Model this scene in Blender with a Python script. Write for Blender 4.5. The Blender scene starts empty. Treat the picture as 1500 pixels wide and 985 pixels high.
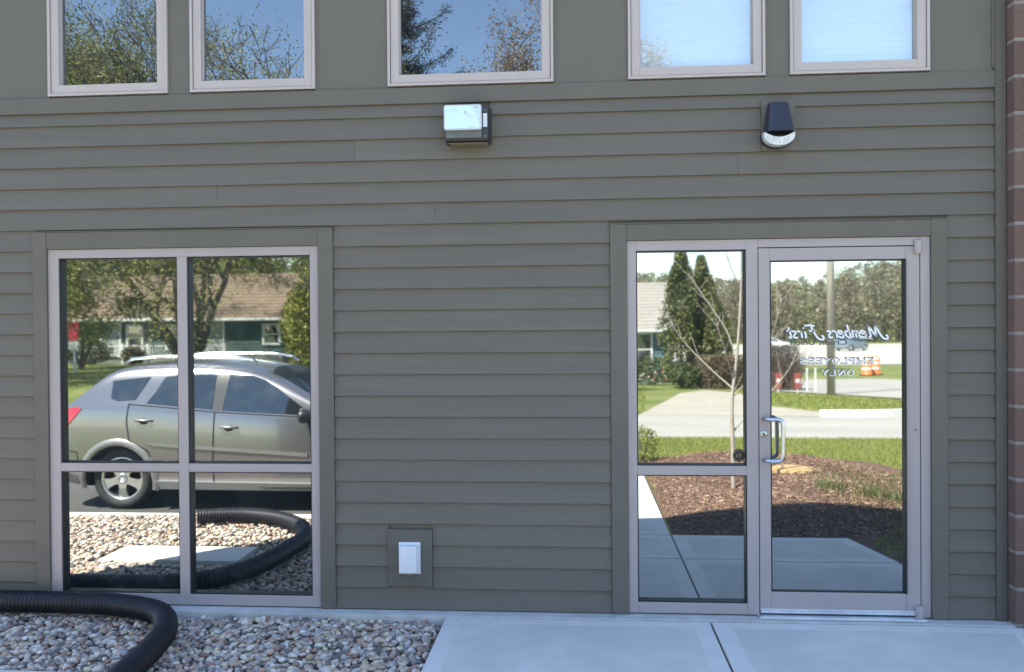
import bpy, bmesh, math, random
import numpy as np
from mathutils import Vector, Matrix
from mathutils.bvhtree import BVHTree

scn = bpy.context.scene
col = scn.collection
R = math.radians
rng = random.Random(7)
npr = np.random.default_rng(11)

# ------------------------------------------------------------------ camera
cam_d = bpy.data.cameras.new('camera')
cam = bpy.data.objects.new('camera', cam_d); col.objects.link(cam); scn.camera = cam
YAW, PITCH, ROLL = 0.0770, 0.00806, -0.00768
fw = Vector((-math.sin(YAW)*math.cos(PITCH), math.cos(YAW)*math.cos(PITCH), -math.sin(PITCH)))
rt = Vector((math.cos(YAW), math.sin(YAW), 0)); up = rt.cross(fw)
r2 = rt*math.cos(ROLL) + up*math.sin(ROLL); u2 = -rt*math.sin(ROLL) + up*math.cos(ROLL)
m = Matrix((r2, u2, -fw)).transposed().to_4x4(); m.translation = Vector((0, -5.168, 1.7066))
cam.matrix_world = m
cam_d.sensor_width = 36; cam_d.lens = 36*1258.5/1500
cam_d.clip_start = 0.05; cam_d.clip_end = 4000

# ------------------------------------------------------------------ sky, sun, exposure
SUN_EL = R(56)
w = bpy.data.worlds.new('World'); scn.world = w; w.use_nodes = True
nt = w.node_tree; nt.nodes.clear()
sky = nt.nodes.new('ShaderNodeTexSky'); sky.sky_type = 'NISHITA'; sky.sun_disc = False
sky.sun_elevation = SUN_EL; sky.sun_rotation = R(-45); sky.air_density = 1.0; sky.dust_density = 0.15; sky.ozone_density = 1.0
bg = nt.nodes.new('ShaderNodeBackground'); bg.inputs['Strength'].default_value = 0.10
wo = nt.nodes.new('ShaderNodeOutputWorld')
nt.links.new(sky.outputs[0], bg.inputs[0]); nt.links.new(bg.outputs[0], wo.inputs[0])
sd = bpy.data.lights.new('sun', 'SUN'); sd.energy = 4.8; sd.angle = R(0.53); sd.color = (1, .955, .88)
sun = bpy.data.objects.new('sun', sd); col.objects.link(sun)
ldir = Vector((.7071*math.cos(SUN_EL), -.7071*math.cos(SUN_EL), -math.sin(SUN_EL)))
sun.rotation_euler = ldir.to_track_quat('-Z', 'Y').to_euler(); sun.location = (-20, 20, 40)
scn.view_settings.view_transform = 'Standard'; scn.view_settings.look = 'None'
scn.view_settings.exposure = 2.4; scn.view_settings.gamma = 1.0
scn.view_settings.use_curve_mapping = False

# ------------------------------------------------------------------ materials
MATS = {}
def mat(name, c, rough=.7, metal=0., c2=None, scale=8., detail=4., stretch=(1, 1, 1), bump=0., bscale=None, spec=.5,
        attr=False, rand=0., coat=0., ramp=(.35, .65), trans=0., c3=None, scale3=1.0):
    if name in MATS: return MATS[name]
    M = bpy.data.materials.new(name); M.use_nodes = True; t = M.node_tree; N = t.nodes; L = t.links
    b = N['Principled BSDF']
    b.inputs['Base Color'].default_value = (*c, 1); b.inputs['Roughness'].default_value = rough
    b.inputs['Metallic'].default_value = metal; b.inputs['Specular IOR Level'].default_value = spec
    b.inputs['Coat Weight'].default_value = coat; b.inputs['Coat Roughness'].default_value = .04
    tc = N.new('ShaderNodeTexCoord'); mp = N.new('ShaderNodeMapping'); mp.inputs['Scale'].default_value = stretch
    L.new(tc.outputs['Object'], mp.inputs['Vector'])
    out = None
    if attr:
        a = N.new('ShaderNodeAttribute'); a.attribute_name = 'Col'; out = a.outputs['Color']
    def noise(sc, dt=4.):
        n = N.new('ShaderNodeTexNoise'); n.inputs['Scale'].default_value = sc; n.inputs['Detail'].default_value = dt
        n.inputs['Roughness'].default_value = .6; L.new(mp.outputs[0], n.inputs['Vector']); return n
    def mixc(facsock, A, B):
        x = N.new('ShaderNodeMix'); x.data_type = 'RGBA'
        L.new(facsock, x.inputs[0])
        for s, v in ((6, A), (7, B)):
            if isinstance(v, tuple): x.inputs[s].default_value = (*v, 1)
            else: L.new(v, x.inputs[s])
        return x.outputs[2]
    if c2 is not None:
        n = noise(scale, detail); rp = N.new('ShaderNodeMapRange')
        rp.inputs[1].default_value = ramp[0]; rp.inputs[2].default_value = ramp[1]; L.new(n.outputs[0], rp.inputs[0])
        out = mixc(rp.outputs[0], out or c, c2)
    if c3 is not None:
        n = noise(scale3, 3.); rp = N.new('ShaderNodeMapRange')
        rp.inputs[1].default_value = .42; rp.inputs[2].default_value = .62; L.new(n.outputs[0], rp.inputs[0])
        out = mixc(rp.outputs[0], out or c, c3)
    if rand > 0:
        oi = N.new('ShaderNodeObjectInfo'); hs = N.new('ShaderNodeHueSaturation')
        rp = N.new('ShaderNodeMapRange'); rp.inputs[3].default_value = 1-rand; rp.inputs[4].default_value = 1+rand
        L.new(oi.outputs['Random'], rp.inputs[0]); L.new(rp.outputs[0], hs.inputs['Value'])
        if out is None: hs.inputs['Color'].default_value = (*c, 1)
        else: L.new(out, hs.inputs['Color'])
        out = hs.outputs[0]
    if out is not None: L.new(out, b.inputs['Base Color'])
    if trans > 0:
        tb = N.new('ShaderNodeBsdfTranslucent'); ms = N.new('ShaderNodeMixShader'); ms.inputs[0].default_value = trans
        if out is not None: L.new(out, tb.inputs[0])
        else: tb.inputs[0].default_value = (*c, 1)
        L.new(b.outputs[0], ms.inputs[1]); L.new(tb.outputs[0], ms.inputs[2]); L.new(ms.outputs[0], N['Material Output'].inputs[0])
    if bump > 0:
        n = noise(bscale or scale*3, 5.); bp = N.new('ShaderNodeBump'); bp.inputs['Strength'].default_value = 1
        bp.inputs['Distance'].default_value = bump; L.new(n.outputs[0], bp.inputs['Height']); L.new(bp.outputs[0], b.inputs['Normal'])
    MATS[name] = M; return M

def mirror_glass(name, fac, tint, body=(.01, .014, .015), wave=.00034, see=0.0, wscale=1.1, rough=.021):
    """coated window glass: a dark body under a reflecting coat, very slightly wavy; see = share that lets light through"""
    M = bpy.data.materials.new(name); M.use_nodes = True; t = M.node_tree; N = t.nodes; L = t.links
    N.remove(N['Principled BSDF']); o = N['Material Output']
    d = N.new('ShaderNodeBsdfDiffuse'); d.inputs[0].default_value = (*body, 1)
    tcd = N.new('ShaderNodeTexCoord'); nd = N.new('ShaderNodeTexNoise'); nd.inputs['Scale'].default_value = 3.5; nd.inputs['Detail'].default_value = 9; nd.inputs['Roughness'].default_value = .68
    L.new(tcd.outputs['Object'], nd.inputs['Vector']); md = N.new('ShaderNodeMapRange'); md.inputs[1].default_value = .50; md.inputs[2].default_value = .80; L.new(nd.outputs[0], md.inputs[0])
    xd = N.new('ShaderNodeMix'); xd.data_type = 'RGBA'; L.new(md.outputs[0], xd.inputs[0]); xd.inputs[6].default_value = (*body, 1); xd.inputs[7].default_value = tuple(v+.045 for v in body)+(1,); L.new(xd.outputs[2], d.inputs[0])
    tr = N.new('ShaderNodeBsdfTransparent'); tr.inputs[0].default_value = (.93, .97, 1, 1)
    m0 = N.new('ShaderNodeMixShader'); m0.inputs[0].default_value = see
    L.new(d.outputs[0], m0.inputs[1]); L.new(tr.outputs[0], m0.inputs[2])
    g = N.new('ShaderNodeBsdfGlossy'); g.inputs['Color'].default_value = (*tint, 1); g.inputs['Roughness'].default_value = rough
    tc = N.new('ShaderNodeTexCoord'); n = N.new('ShaderNodeTexNoise'); n.inputs['Scale'].default_value = wscale; n.inputs['Detail'].default_value = 1.0
    L.new(tc.outputs['Object'], n.inputs['Vector'])
    bp = N.new('ShaderNodeBump'); bp.inputs['Strength'].default_value = 1; bp.inputs['Distance'].default_value = wave
    L.new(n.outputs[0], bp.inputs['Height']); L.new(bp.outputs[0], g.inputs['Normal'])
    ms = N.new('ShaderNodeMixShader'); ms.inputs[0].default_value = fac
    L.new(m0.outputs[0], ms.inputs[1]); L.new(g.outputs[0], ms.inputs[2]); L.new(ms.outputs[0], o.inputs[0])
    return M

SIDING = mat('siding_paint', (0.1446, 0.1303, 0.1086), .62, c2=(0.1309, 0.1187, 0.0997), scale=3, stretch=(.35, 1, 6), bump=.0014, bscale=26, rand=.035, spec=.3)
TRIM = mat('trim_paint', (0.1373, 0.1250, 0.1050), .6, c2=(0.1236, 0.1132, 0.0953), scale=2.5, stretch=(1, 1, 1), bump=.0006, bscale=40, rand=.02, spec=.3)
PANEL = mat('panel_paint', (0.1446, 0.1312, 0.1105), .62, c2=(0.1355, 0.1232, 0.1042), scale=1.5, bump=.0005, bscale=30, spec=.3)
ALU = mat('frame_paint', (.385, .332, .325), .42, c2=(.355, .310, .305), scale=2, bump=.00015, bscale=60, spec=.45)
VINYL = mat('window_vinyl', (.47, .405, .385), .45, c2=(.435, .378, .362), scale=2, spec=.4)
RUBBER = mat('gasket_rubber', (.012, .013, .016), .5)
STEEL = mat('satin_steel', (.62, .63, .66), .28, 1., c2=(.55, .56, .60), scale=30)
THRESH = mat('threshold_metal', (.70, .71, .74), .35, .8, c2=(.55, .56, .6), scale=6, stretch=(1, 1, 1))
GLASS = mirror_glass('coated_glass', .41, (.95, 1.0, .965), (.010, .015, .017))
GLASS_UP = mirror_glass('upper_glass', .25, (.90, .96, 1.0), (.010, .013, .018), wave=.00012, rough=.012)
GLASS_BLIND = mirror_glass('upper_glass_clear', .17, (.92, .97, 1.0), (.02, .02, .02), wave=.00012, see=.96, rough=.012)
BLIND = mat('blind_fabric', (.88, .83, .75), .8, c2=(.84, .79, .715), scale=60, stretch=(.1, 1, 1))
CONC = mat('concrete', (.65, .62, .575), .85, c2=(.575, .55, .51), scale=5, detail=8, bump=.0012, bscale=160, c3=(.55, .525, .485), scale3=1.3, rand=.03)
CONC_EDGE = mat('concrete_trowelled', (.67, .64, .60), .75, c2=(.61, .585, .55), scale=6, detail=6, bump=.0003, bscale=120)
LEDGE = mat('foundation_concrete', (.54, .53, .51), .85, c2=(.42, .41, .395), scale=7, detail=8, bump=.001, bscale=90)
JOINT = mat('joint_dirt', (.035, .032, .03), .95)
BLOCK = mat('masonry_block', (.150, .090, .070), .85, c2=(.10, .062, .052), scale=60, detail=8, bump=.002, bscale=180, rand=.16, c3=(.15, .092, .08), scale3=70)
MORTAR = mat('mortar', (.27, .235, .215), .95, c2=(.21, .185, .17), scale=50, bump=.001)
HOSE = mat('corrugated_plastic', (.009, .0085, .013), .48, c2=(.016, .014, .017), scale=9, spec=.32)
STONE = mat('river_stone', (.4, .38, .35), .75, attr=True, c2=(.30, .27, .25), scale=45, detail=5, ramp=(.5, .9), bump=.0012, bscale=120, spec=.35)
SOIL = mat('bed_soil', (.15, .13, .11), .95, c2=(.20, .175, .145), scale=20, bump=.01)
ASPHALT = mat('lot_asphalt', (.085, .08, .075), .9, c2=(.06, .058, .055), scale=3, detail=8, bump=.003, bscale=140)
ROAD = mat('road_asphalt', (.33, .31, .275), .9, c2=(.27, .255, .23), scale=.6, detail=8, stretch=(.3, 1, 1), bump=.003, bscale=80)
DRIVE = mat('pale_gravel_drive', (.36, .32, .26), .95, c2=(.28, .25, .21), scale=2, detail=8, bump=.01, bscale=30)
HIGHWAY = mat('highway_concrete', (.42, .39, .34), .9, c2=(.34, .32, .28), scale=.2, detail=6, stretch=(.2, 1, 1))
GRASSG = mat('grass_ground', (.125, .155, .026), .95, c2=(.085, .115, .02), scale=1.2, detail=8, bump=.02, bscale=25, c3=(.16, .165, .045), scale3=.35)
GRASS = mat('grass_blade', (.1, .16, .03), .7, attr=True, trans=.3)
MULCH = mat('mulch_soil', (.15, .08, .052), .95, c2=(.09, .05, .034), scale=14, detail=8, bump=.02, bscale=30)
CHIP = mat('mulch_chip', (.12, .07, .04), .9, attr=True)
BARK = mat('tree_bark', (.12, .095, .075), .95, c2=(.07, .058, .048), scale=9, stretch=(1, 1, .25), bump=.01)
PALEBARK = mat('pale_bark', (.42, .37, .31), .85, c2=(.30, .26, .22), scale=14, stretch=(1, 1, .4), bump=.003)
LEAF = mat('leaf', (.1, .14, .04), .65, attr=True, trans=.35)
WHITE = mat('white_plastic', (.72, .74, .78), .4, c2=(.66, .68, .72), scale=6)
BRONZE = mat('dark_bronze_paint', (.030, .029, .034), .45, c2=(.038, .036, .04), scale=30, bump=.0003, bscale=200)
NAVY = mat('dark_navy_paint', (.020, .021, .036), .42, c2=(.026, .027, .042), scale=20)
HOUSING = mat('grey_housing', (.13, .14, .135), .5, c2=(.10, .108, .104), scale=14)

# ------------------------------------------------------------------ mesh helpers
OFF = {}
def empty(name, loc=(0, 0, 0), label=None, cat=None, group=None):
    o = bpy.data.objects.new(name, None); col.objects.link(o); o.location = loc; o.empty_display_size = .1
    OFF[o.name] = Vector(loc); tag(o, label, cat, group); return o
def tag(o, label=None, cat=None, group=None, kind=None):
    if label: o['label'] = label
    if cat: o['category'] = cat
    if group: o['group'] = group
    if kind: o['kind'] = kind
    return o
def link(name, me, mats, parent=None, loc=(0, 0, 0), smooth=False):
    o = bpy.data.objects.new(name, me); col.objects.link(o); o.location = loc
    if mats is not None and not me.materials:
        for q in (mats if isinstance(mats, (list, tuple)) else [mats]): me.materials.append(q)
    if smooth:
        me.polygons.foreach_set('use_smooth', [True]*len(me.polygons))
    OFF[o.name] = Vector(loc)
    if parent is not None:
        o.parent = parent; o.matrix_parent_inverse = Matrix.Translation(-OFF[parent.name])
    return o
class MB:
    def __init__(s): s.v = []; s.f = []; s.mi = []
    def face(s, idx, mi=0): s.f.append(tuple(idx)); s.mi.append(mi)
    def add(s, vs, fs, mi=0):
        b = len(s.v); s.v += [tuple(p) for p in vs]
        for f in fs: s.face([b+i for i in f], mi)
    def box(s, x0, x1, y0, y1, z0, z1, mi=0, bev=0.):
        if bev <= 0:
            s.add([(x0, y0, z0), (x1, y0, z0), (x1, y1, z0), (x0, y1, z0), (x0, y0, z1), (x1, y0, z1), (x1, y1, z1), (x0, y1, z1)],
                  [(0, 3, 2, 1), (4, 5, 6, 7), (0, 1, 5, 4), (1, 2, 6, 5), (2, 3, 7, 6), (3, 0, 4, 7)], mi)
        else:
            b = bmesh.new(); bmesh.ops.create_cube(b, size=1)
            for q in b.verts: q.co = Vector(((x0+x1)/2+q.co.x*(x1-x0), (y0+y1)/2+q.co.y*(y1-y0), (z0+z1)/2+q.co.z*(z1-z0)))
            bmesh.ops.bevel(b, geom=list(b.edges), offset=bev, segments=2, affect='EDGES', profile=.6)
            s.frombm(b, mi)
        return s
    def frombm(s, b, mi=0):
        b.verts.index_update(); k = len(s.v); s.v += [tuple(q.co) for q in b.verts]
        for f in b.faces: s.face([k+q.index for q in f.verts], mi)
        b.free()
    def prism(s, pts, axis, a, b, mi=0):
        """extrude polygon pts (2D) along axis from a to b"""
        n = len(pts)
        def P(p, t): return {'x': (t, p[0], p[1]), 'y': (p[0], t, p[1]), 'z': (p[0], p[1], t)}[axis]
        k = len(s.v); s.v += [P(p, a) for p in pts]+[P(p, b) for p in pts]
        s.face([k+i for i in range(n)][::-1], mi); s.face([k+n+i for i in range(n)], mi)
        for i in range(n): s.face([k+i, k+(i+1) % n, k+n+(i+1) % n, k+n+i], mi)
        return s
    def tube(s, pts, rads, n=8, mi=0, cap=True):
        pts = [Vector(p) for p in pts]; k = len(s.v); ref = None
        for i, p in enumerate(pts):
            d = (pts[min(i+1, len(pts)-1)]-pts[max(i-1, 0)]).normalized()
            if ref is None: ref = d.orthogonal().normalized()
            ref = (ref-d*ref.dot(d)).normalized(); q = d.cross(ref)
            r = rads[i] if isinstance(rads, (list, tuple)) else rads
            for j in range(n):
                a = 2*math.pi*j/n; s.v.append(tuple(p+ref*(r*math.cos(a))+q*(r*math.sin(a))))
        for i in range(len(pts)-1):
            for j in range(n):
                a = k+i*n+j; b = k+i*n+(j+1) % n; s.face([a, b, b+n, a+n], mi)
        if cap:
            s.face([k+j for j in range(n)][::-1], mi); s.face([k+(len(pts)-1)*n+j for j in range(n)], mi)
        return s
    def lathe(s, prof, c, axis='z', n=20, mi=0, sx=1, sy=1, cap=True):
        """prof = [(r,h)] round an axis through c"""
        k = len(s.v)
        for (r, h) in prof:
            for j in range(n):
                a = 2*math.pi*j/n; u, v = r*math.cos(a)*sx, r*math.sin(a)*sy
                p = {'z': (u, v, h), 'y': (u, h, v), 'x': (h, u, v)}[axis]
                s.v.append((c[0]+p[0], c[1]+p[1], c[2]+p[2]))
        for i in range(len(prof)-1):
            for j in range(n):
                a = k+i*n+j; b = k+i*n+(j+1) % n; s.face([a, b, b+n, a+n], mi)
        if cap: s.face([k+j for j in range(n)][::-1], mi); s.face([k+(len(prof)-1)*n+j for j in range(n)], mi)
        return s
    def mesh(s, name):
        me = bpy.data.meshes.new(name); me.from_pydata(s.v, [], s.f)
        if any(s.mi): me.polygons.foreach_set('material_index', s.mi)
        b = bmesh.new(); b.from_mesh(me); bmesh.ops.recalc_face_normals(b, faces=b.faces); b.to_mesh(me); b.free()
        me.update(); return me
    def build(s, name, mats, parent=None, smooth=False, loc=(0, 0, 0)):
        return link(name, s.mesh(name), mats, parent, loc, smooth)
def catmull(P, n=12):
    P = [Vector(p) for p in P]; out = []
    for i in range(len(P)-1):
        p0 = P[max(i-1, 0)]; p1 = P[i]; p2 = P[i+1]; p3 = P[min(i+2, len(P)-1)]
        for s in range(n):
            t = s/n; out.append(.5*((2*p1)+(p2-p0)*t+(2*p0-5*p1+4*p2-p3)*t*t+(3*p1-p0-3*p2+p3)*t**3))
    return out+[P[-1]]
def np_mesh(name, V, F, C=None):
    V = np.asarray(V, np.float32); F = np.asarray(F, np.int32); me = bpy.data.meshes.new(name)
    me.vertices.add(len(V)); me.vertices.foreach_set('co', V.ravel())
    k = F.shape[1]; me.loops.add(F.size); me.loops.foreach_set('vertex_index', F.ravel())
    me.polygons.add(len(F)); me.polygons.foreach_set('loop_start', np.arange(0, F.size, k, dtype=np.int32))
    me.update(calc_edges=True); me.validate()
    if C is not None:
        a = me.color_attributes.new('Col', 'FLOAT_COLOR', 'POINT')
        C4 = np.ones((len(V), 4), np.float32); C4[:, :3] = C; a.data.foreach_set('color', C4.ravel())
    return me
def rand_rot(n):
    q = npr.normal(size=(n, 4)); q /= np.linalg.norm(q, axis=1)[:, None]; a, b, c, d = q.T
    return np.stack([1-2*(c*c+d*d), 2*(b*c-a*d), 2*(b*d+a*c), 2*(b*c+a*d), 1-2*(b*b+d*d), 2*(c*d-a*b),
                     2*(b*d-a*c), 2*(c*d+a*b), 1-2*(b*b+c*c)], 1).reshape(n, 3, 3)
def cards(P, size, colors, aspect=.6, jit=.25):
    """one small bent leaf (two triangles sharing a rib) at each point"""
    n = len(P); Rm = rand_rot(n); s = (size*(1-jit+2*jit*npr.random(n)))[:, None, None] if np.isscalar(size) else size[:, None, None]
    base = np.array([[-.5, 0, 0], [0, -.5*aspect, .08], [.5, 0, 0], [0, .5*aspect, .08]])
    V = np.einsum('nij,kj->nki', Rm, base)*s + np.asarray(P)[:, None, :]
    F = np.arange(4*n).reshape(n, 4)
    return V.reshape(-1, 3), F, np.repeat(colors, 4, 0)
def pick(cols, n, var=.18):
    cols = np.asarray(cols); c = cols[npr.integers(0, len(cols), n)]
    return np.clip(c*(1+var*npr.normal(size=(n, 1))), .004, .9)

# ------------------------------------------------------------------ terrain and ground sheets (Y = metres in front of the wall; y = -Y)
def sstep(a, b, x):
    t = min(max((x-a)/(b-a), 0), 1); return t*t*(3-2*t)
def gz(x, Y):
    return -.03*(min(max(Y, 8), 38)-8)*sstep(-10, -2, x)
def hill(x, Y):
    return 0.
def drape(name, poly, off, mt, step=2.0, kind='structure', zf=None, parent=None):
    """flat polygon (x,Y) cut into a grid and laid on the terrain"""
    b = bmesh.new(); vs = [b.verts.new((x, -Y, 0)) for x, Y in poly]; b.faces.new(vs)
    xs = [p[0] for p in poly]; Ys = [p[1] for p in poly]
    for lo, hi, n in ((min(xs), max(xs), (1, 0, 0)), (-max(Ys), -min(Ys), (0, 1, 0))):
        t = lo+step
        while t < hi:
            bmesh.ops.bisect_plane(b, geom=b.verts[:]+b.edges[:]+b.faces[:], plane_co=(t if n[0] else 0, t if n[1] else 0, 0), plane_no=n); t += step
    f = zf or gz
    for q in b.verts: q.co.z = f(q.co.x, -q.co.y)+off
    bmesh.ops.recalc_face_normals(b, faces=b.faces)
    for q in b.faces:
        if q.normal.z < 0: q.normal_flip()
    me = bpy.data.meshes.new(name); b.to_mesh(me); b.free()
    o = link(name, me, mt, parent, smooth=True)
    if parent is None: tag(o, kind=kind)
    return o
# ground: one sheet to the horizon
gx = np.concatenate([[-2500, -900, -350, -150, -80, -50], np.arange(-40, 41, 1.0), [50, 80, 150, 350, 900, 2500]])
gY = np.concatenate([[-900, -300, -80, -20], np.arange(-8, 60, 1.0), [70, 90, 120, 160, 200, 260, 400, 900, 2500]])
V = []
for Y in gY:
    for x in gx:
        z = gz(x, Y)-.03
        if Y < 8: z = min(z, -.20)
        if Y < 9 and Y >= 8: z = -.06
        if Y > 150: z += 7*sstep(150, 320, Y)
        V.append((x, -Y, z))
nx = len(gx); F = [(j*nx+i, (j+1)*nx+i, (j+1)*nx+i+1, j*nx+i+1) for j in range(len(gY)-1) for i in range(nx-1)]
tag(link('ground', np_mesh('ground', V, F), GRASSG, smooth=True), kind='structure')

drape('parking_lot', [(-40, 2.72), (-.82, 2.72), (-.82, 6.6), (-40, 6.6)], -.12, ASPHALT, 4, zf=lambda x, Y: 0)
drape('road', [(-90, 8.3), (90, 8.3), (90, 13.6), (12.4, 13.6), (9, 14.6), (6.9, 13.4), (5.0, 13.0), (1.6, 13.6), (-90, 13.6)], -.006, ROAD, 2.5)
drape('side_road', [(6.0, 27.5), (9.3, 20.5), (12.0, 13.7), (32, 13.7), (18, 33), (14.5, 39), (8, 38)], .002, ROAD, 2.5)
drape('driveway', [(1.3, 13.62), (5.0, 13.04), (5.6, 14.2), (4.6, 17), (5.4, 24), (4.6, 26.5), (3.4, 24), (2.2, 18)], -.002, DRIVE, 1.5)
drape('highway', [(-60, 54), (400, 58), (400, 128), (-60, 124)], .004, HIGHWAY, 12)

# kerb stones along the verge
km = MB(); pts = []
for i in range(19):
    t = i/18; pts.append((5.0+4.0*t, 13.0+1.55*sstep(.2, 1, t)))
kerb = tag(empty('kerb', (5, -13, 0)), kind='structure')
for i in range(0, 18, 3):
    q = MB(); seg = pts[i:i+4]
    for a, b in zip(seg[:-1], seg[1:]):
        za = gz(*a); zb = gz(*b)
        q.add([(a[0], -a[1], za-.1), (b[0], -b[1], zb-.1), (b[0], -b[1]-.18, zb-.1), (a[0], -a[1]-.18, za-.1),
               (a[0], -a[1]-.02, za+.13), (b[0], -b[1]-.02, zb+.13), (b[0], -b[1]-.17, zb+.13), (a[0], -a[1]-.17, za+.13)],
              [(0, 3, 2, 1), (4, 5, 6, 7), (0, 1, 5, 4), (1, 2, 6, 5), (2, 3, 7, 6), (3, 0, 4, 7)])
    q.build('kerb_stone', CONC_EDGE, kerb)

# ------------------------------------------------------------------ concrete walk: separate slabs with tooled joints
walk = tag(empty('walkway', (0, -1, 0)), kind='structure')
def slab(x0, x1, Y0, Y1, z=-.006, x1b=None, edge=.10):
    """x1b: right edge at the far end"""
    x1b = x1 if x1b is None else x1b; q = MB(); e = edge; c = .007; T = z; Bm = z-.14
    o = [(x0, Y0), (x1, Y0), (x1b, Y1), (x0, Y1)]
    def ins(d): return [(x0+d, Y0+d), (x1-d, Y0+d), (x1b-d, Y1-d), (x0+d, Y1-d)]
    r0 = [(x, -Y, Bm) for x, Y in o]; r1 = [(x, -Y, T-c) for x, Y in o]; r2 = [(x, -Y, T) for x, Y in ins(c)]; r3 = [(x, -Y, T) for x, Y in ins(e)]
    q.v = r0+r1+r2+r3
    for k in range(3):
        for i in range(4): q.face([4*k+i, 4*k+(i+1) % 4, 4*k+4+(i+1) % 4, 4*k+4+i], 1 if k else 0)
    q.face([12, 13, 14, 15], 0); q.face([3, 2, 1, 0], 0)
    return q.build('slab', [CONC, CONC_EDGE], walk)
g = .006
slab(-.80, .757-g, .112, 1.21-g); slab(.757+g, 2.50, .112, 1.21-g, x1b=2.31)
slab(-.80, .757-g, 1.21+g, 1.95-g); slab(.757+g, 2.31, 1.21+g, 1.95, x1b=2.17)
Yp = 1.95
for k in range(4):
    slab(-.80, .757-g, Yp+g, Yp+1.4-g); Yp += 1.4
q = MB(); q.box(-.805, .764, -7.6, -.10, -.2, -.03); q.box(.764, 2.15, -1.95, -.10, -.2, -.0305); q.build('joint_filler', JOINT, walk)

# ------------------------------------------------------------------ the office building
PEAK_X = -.63
bld = empty('office_building', (PEAK_X, 0, 0), 'grey-green lap sided building with coated windows, glass door and brick corner pier', 'building')
def roofz(x): return 6.0-abs(x-PEAK_X)*(1.8/3.58)
XL, XR = -4.2, 2.95
openings = [(-3.316, -1.585, 0., 2.226), (.292, 2.036, 0., 2.226)]
upper = [(-3.295, -2.522, 4.05), (-2.377, -1.591, 4.55), (-1.141, -.137, 5.0), (.306, 1.104, 4.55), (1.246, 2.036, 4.05)]
UZ = 3.183
# sheathing behind the boards, with real openings
holes = openings+[(a, b, UZ, t) for a, b, t in upper]
xs = sorted({XL, XR, *[h[0] for h in holes], *[h[1] for h in holes]}); q = MB()
for a, b in zip(xs[:-1], xs[1:]):
    segs = [(0.0, 4.19)]
    for h in holes:
        if h[0] < (a+b)/2 < h[1]:
            new = []
            for s0, s1 in segs:
                lo, hi = max(s0, h[2]), min(s1, h[3])
                if lo >= hi: new.append((s0, s1))
                else:
                    if lo > s0: new.append((s0, lo))
                    if hi < s1: new.append((hi, s1))
            segs = new
    for s0, s1 in segs: q.box(a, b, .003, .099, s0, s1)
q.build('sheathing', PANEL, bld)
# gable above and the solid body of the house
q = MB(); q.box(XL, XR, .1, 9, -.3, 4.19); q.build('inner_wall', mat('interior_dark', (.03, .03, .033), .9), bld)
gx_ = sorted({XL, PEAK_X, XR, *[u[0] for u in upper], *[u[1] for u in upper]})
for a, b in zip(gx_[:-1], gx_[1:]):
    lo = max([4.0]+[u[2] for u in upper if u[0] < (a+b)/2 < u[1]])
    q = MB(); q.prism([(a+.0005, lo+.0005), (b-.0005, lo+.0005), (b-.0005, roofz(b)-.145), (a+.0005, roofz(a)-.145)], 'y', -.010, .002); q.build('gable_panel', PANEL, bld)
q = MB(); q.prism([(XL, 4.191), (XR, 4.191), (XR, roofz(XR)-.14), (PEAK_X, 5.86), (XL, roofz(XL)-.14)], 'y', .1, 9); q.build('gable_core', PANEL, bld)
RO = mat('roof_shingle', (.10, .095, .09), .9, c2=(.07, .068, .066), scale=12, bump=.004)
q = MB()
q.prism([(XL-.03, roofz(XL)-.139), (PEAK_X, 5.861), (XR+.03, roofz(XR)-.139), (XR+.03, roofz(XR)), (PEAK_X, 6.0), (XL-.03, roofz(XL))], 'y', -.03, 9.1)
q.build('roof', RO, bld)
# upper wall: smooth panels with a band board below
q = MB(); ux = [(XL, upper[0][0])]+[(upper[i][1], upper[i+1][0]) for i in range(4)]+[(upper[4][1], 2.395)]
for a, b in ux: MB().box(a+.0005, b-.0005, -.010, .002, UZ-.012, 4.0).build('wall_panel', PANEL, bld)
MB().box(XL, 2.395, -.026, .002, 3.075, UZ-.013, bev=.002).build('band_board', TRIM, bld)
# lap siding, every board an object: rows of 0.13 m
ROW = .13; Z0 = .007
def board(x0, x1, zb, zt, lap=.022):
    yb, yt = -.021, -.003
    zt2 = zt+lap if lap else zt
    k = (yt-yb)/(zt2-zb) if lap else (yt-yb)/(zt+.022-zb)
    ytop = yb+k*(zt2-zb)
    sag = [rng.uniform(-.0006, .0006) for _ in range(2)]
    q = MB()
    prof = [(yb, zb+.0012), (yb+.0015, zb), (yb+.012, zb), (-.0005 if lap == 0 else ytop+.003, zt2), (ytop, zt2)]
    vs = [(x0, y, z+sag[0]) for y, z in prof]+[(x1, y, z+sag[1]) for y, z in prof]; n = len(prof)
    q.add(vs, [tuple(range(n))[::-1], tuple(range(n, 2*n))]+[(i, (i+1) % n, n+(i+1) % n, n+i) for i in range(n)])
    return q.build('siding_board', SIDING, bld)
TL = (-3.407, -1.490, 2.333); TD = (.192, 2.127, 2.323)      # outer edges of the casings
blocks_on_wall = [(-.780, -.520, 2.830, 3.045), (1.079, 1.272, 2.738, 3.032), (-1.161, -.892, .150, .495)]
row = 0; z = Z0
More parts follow.
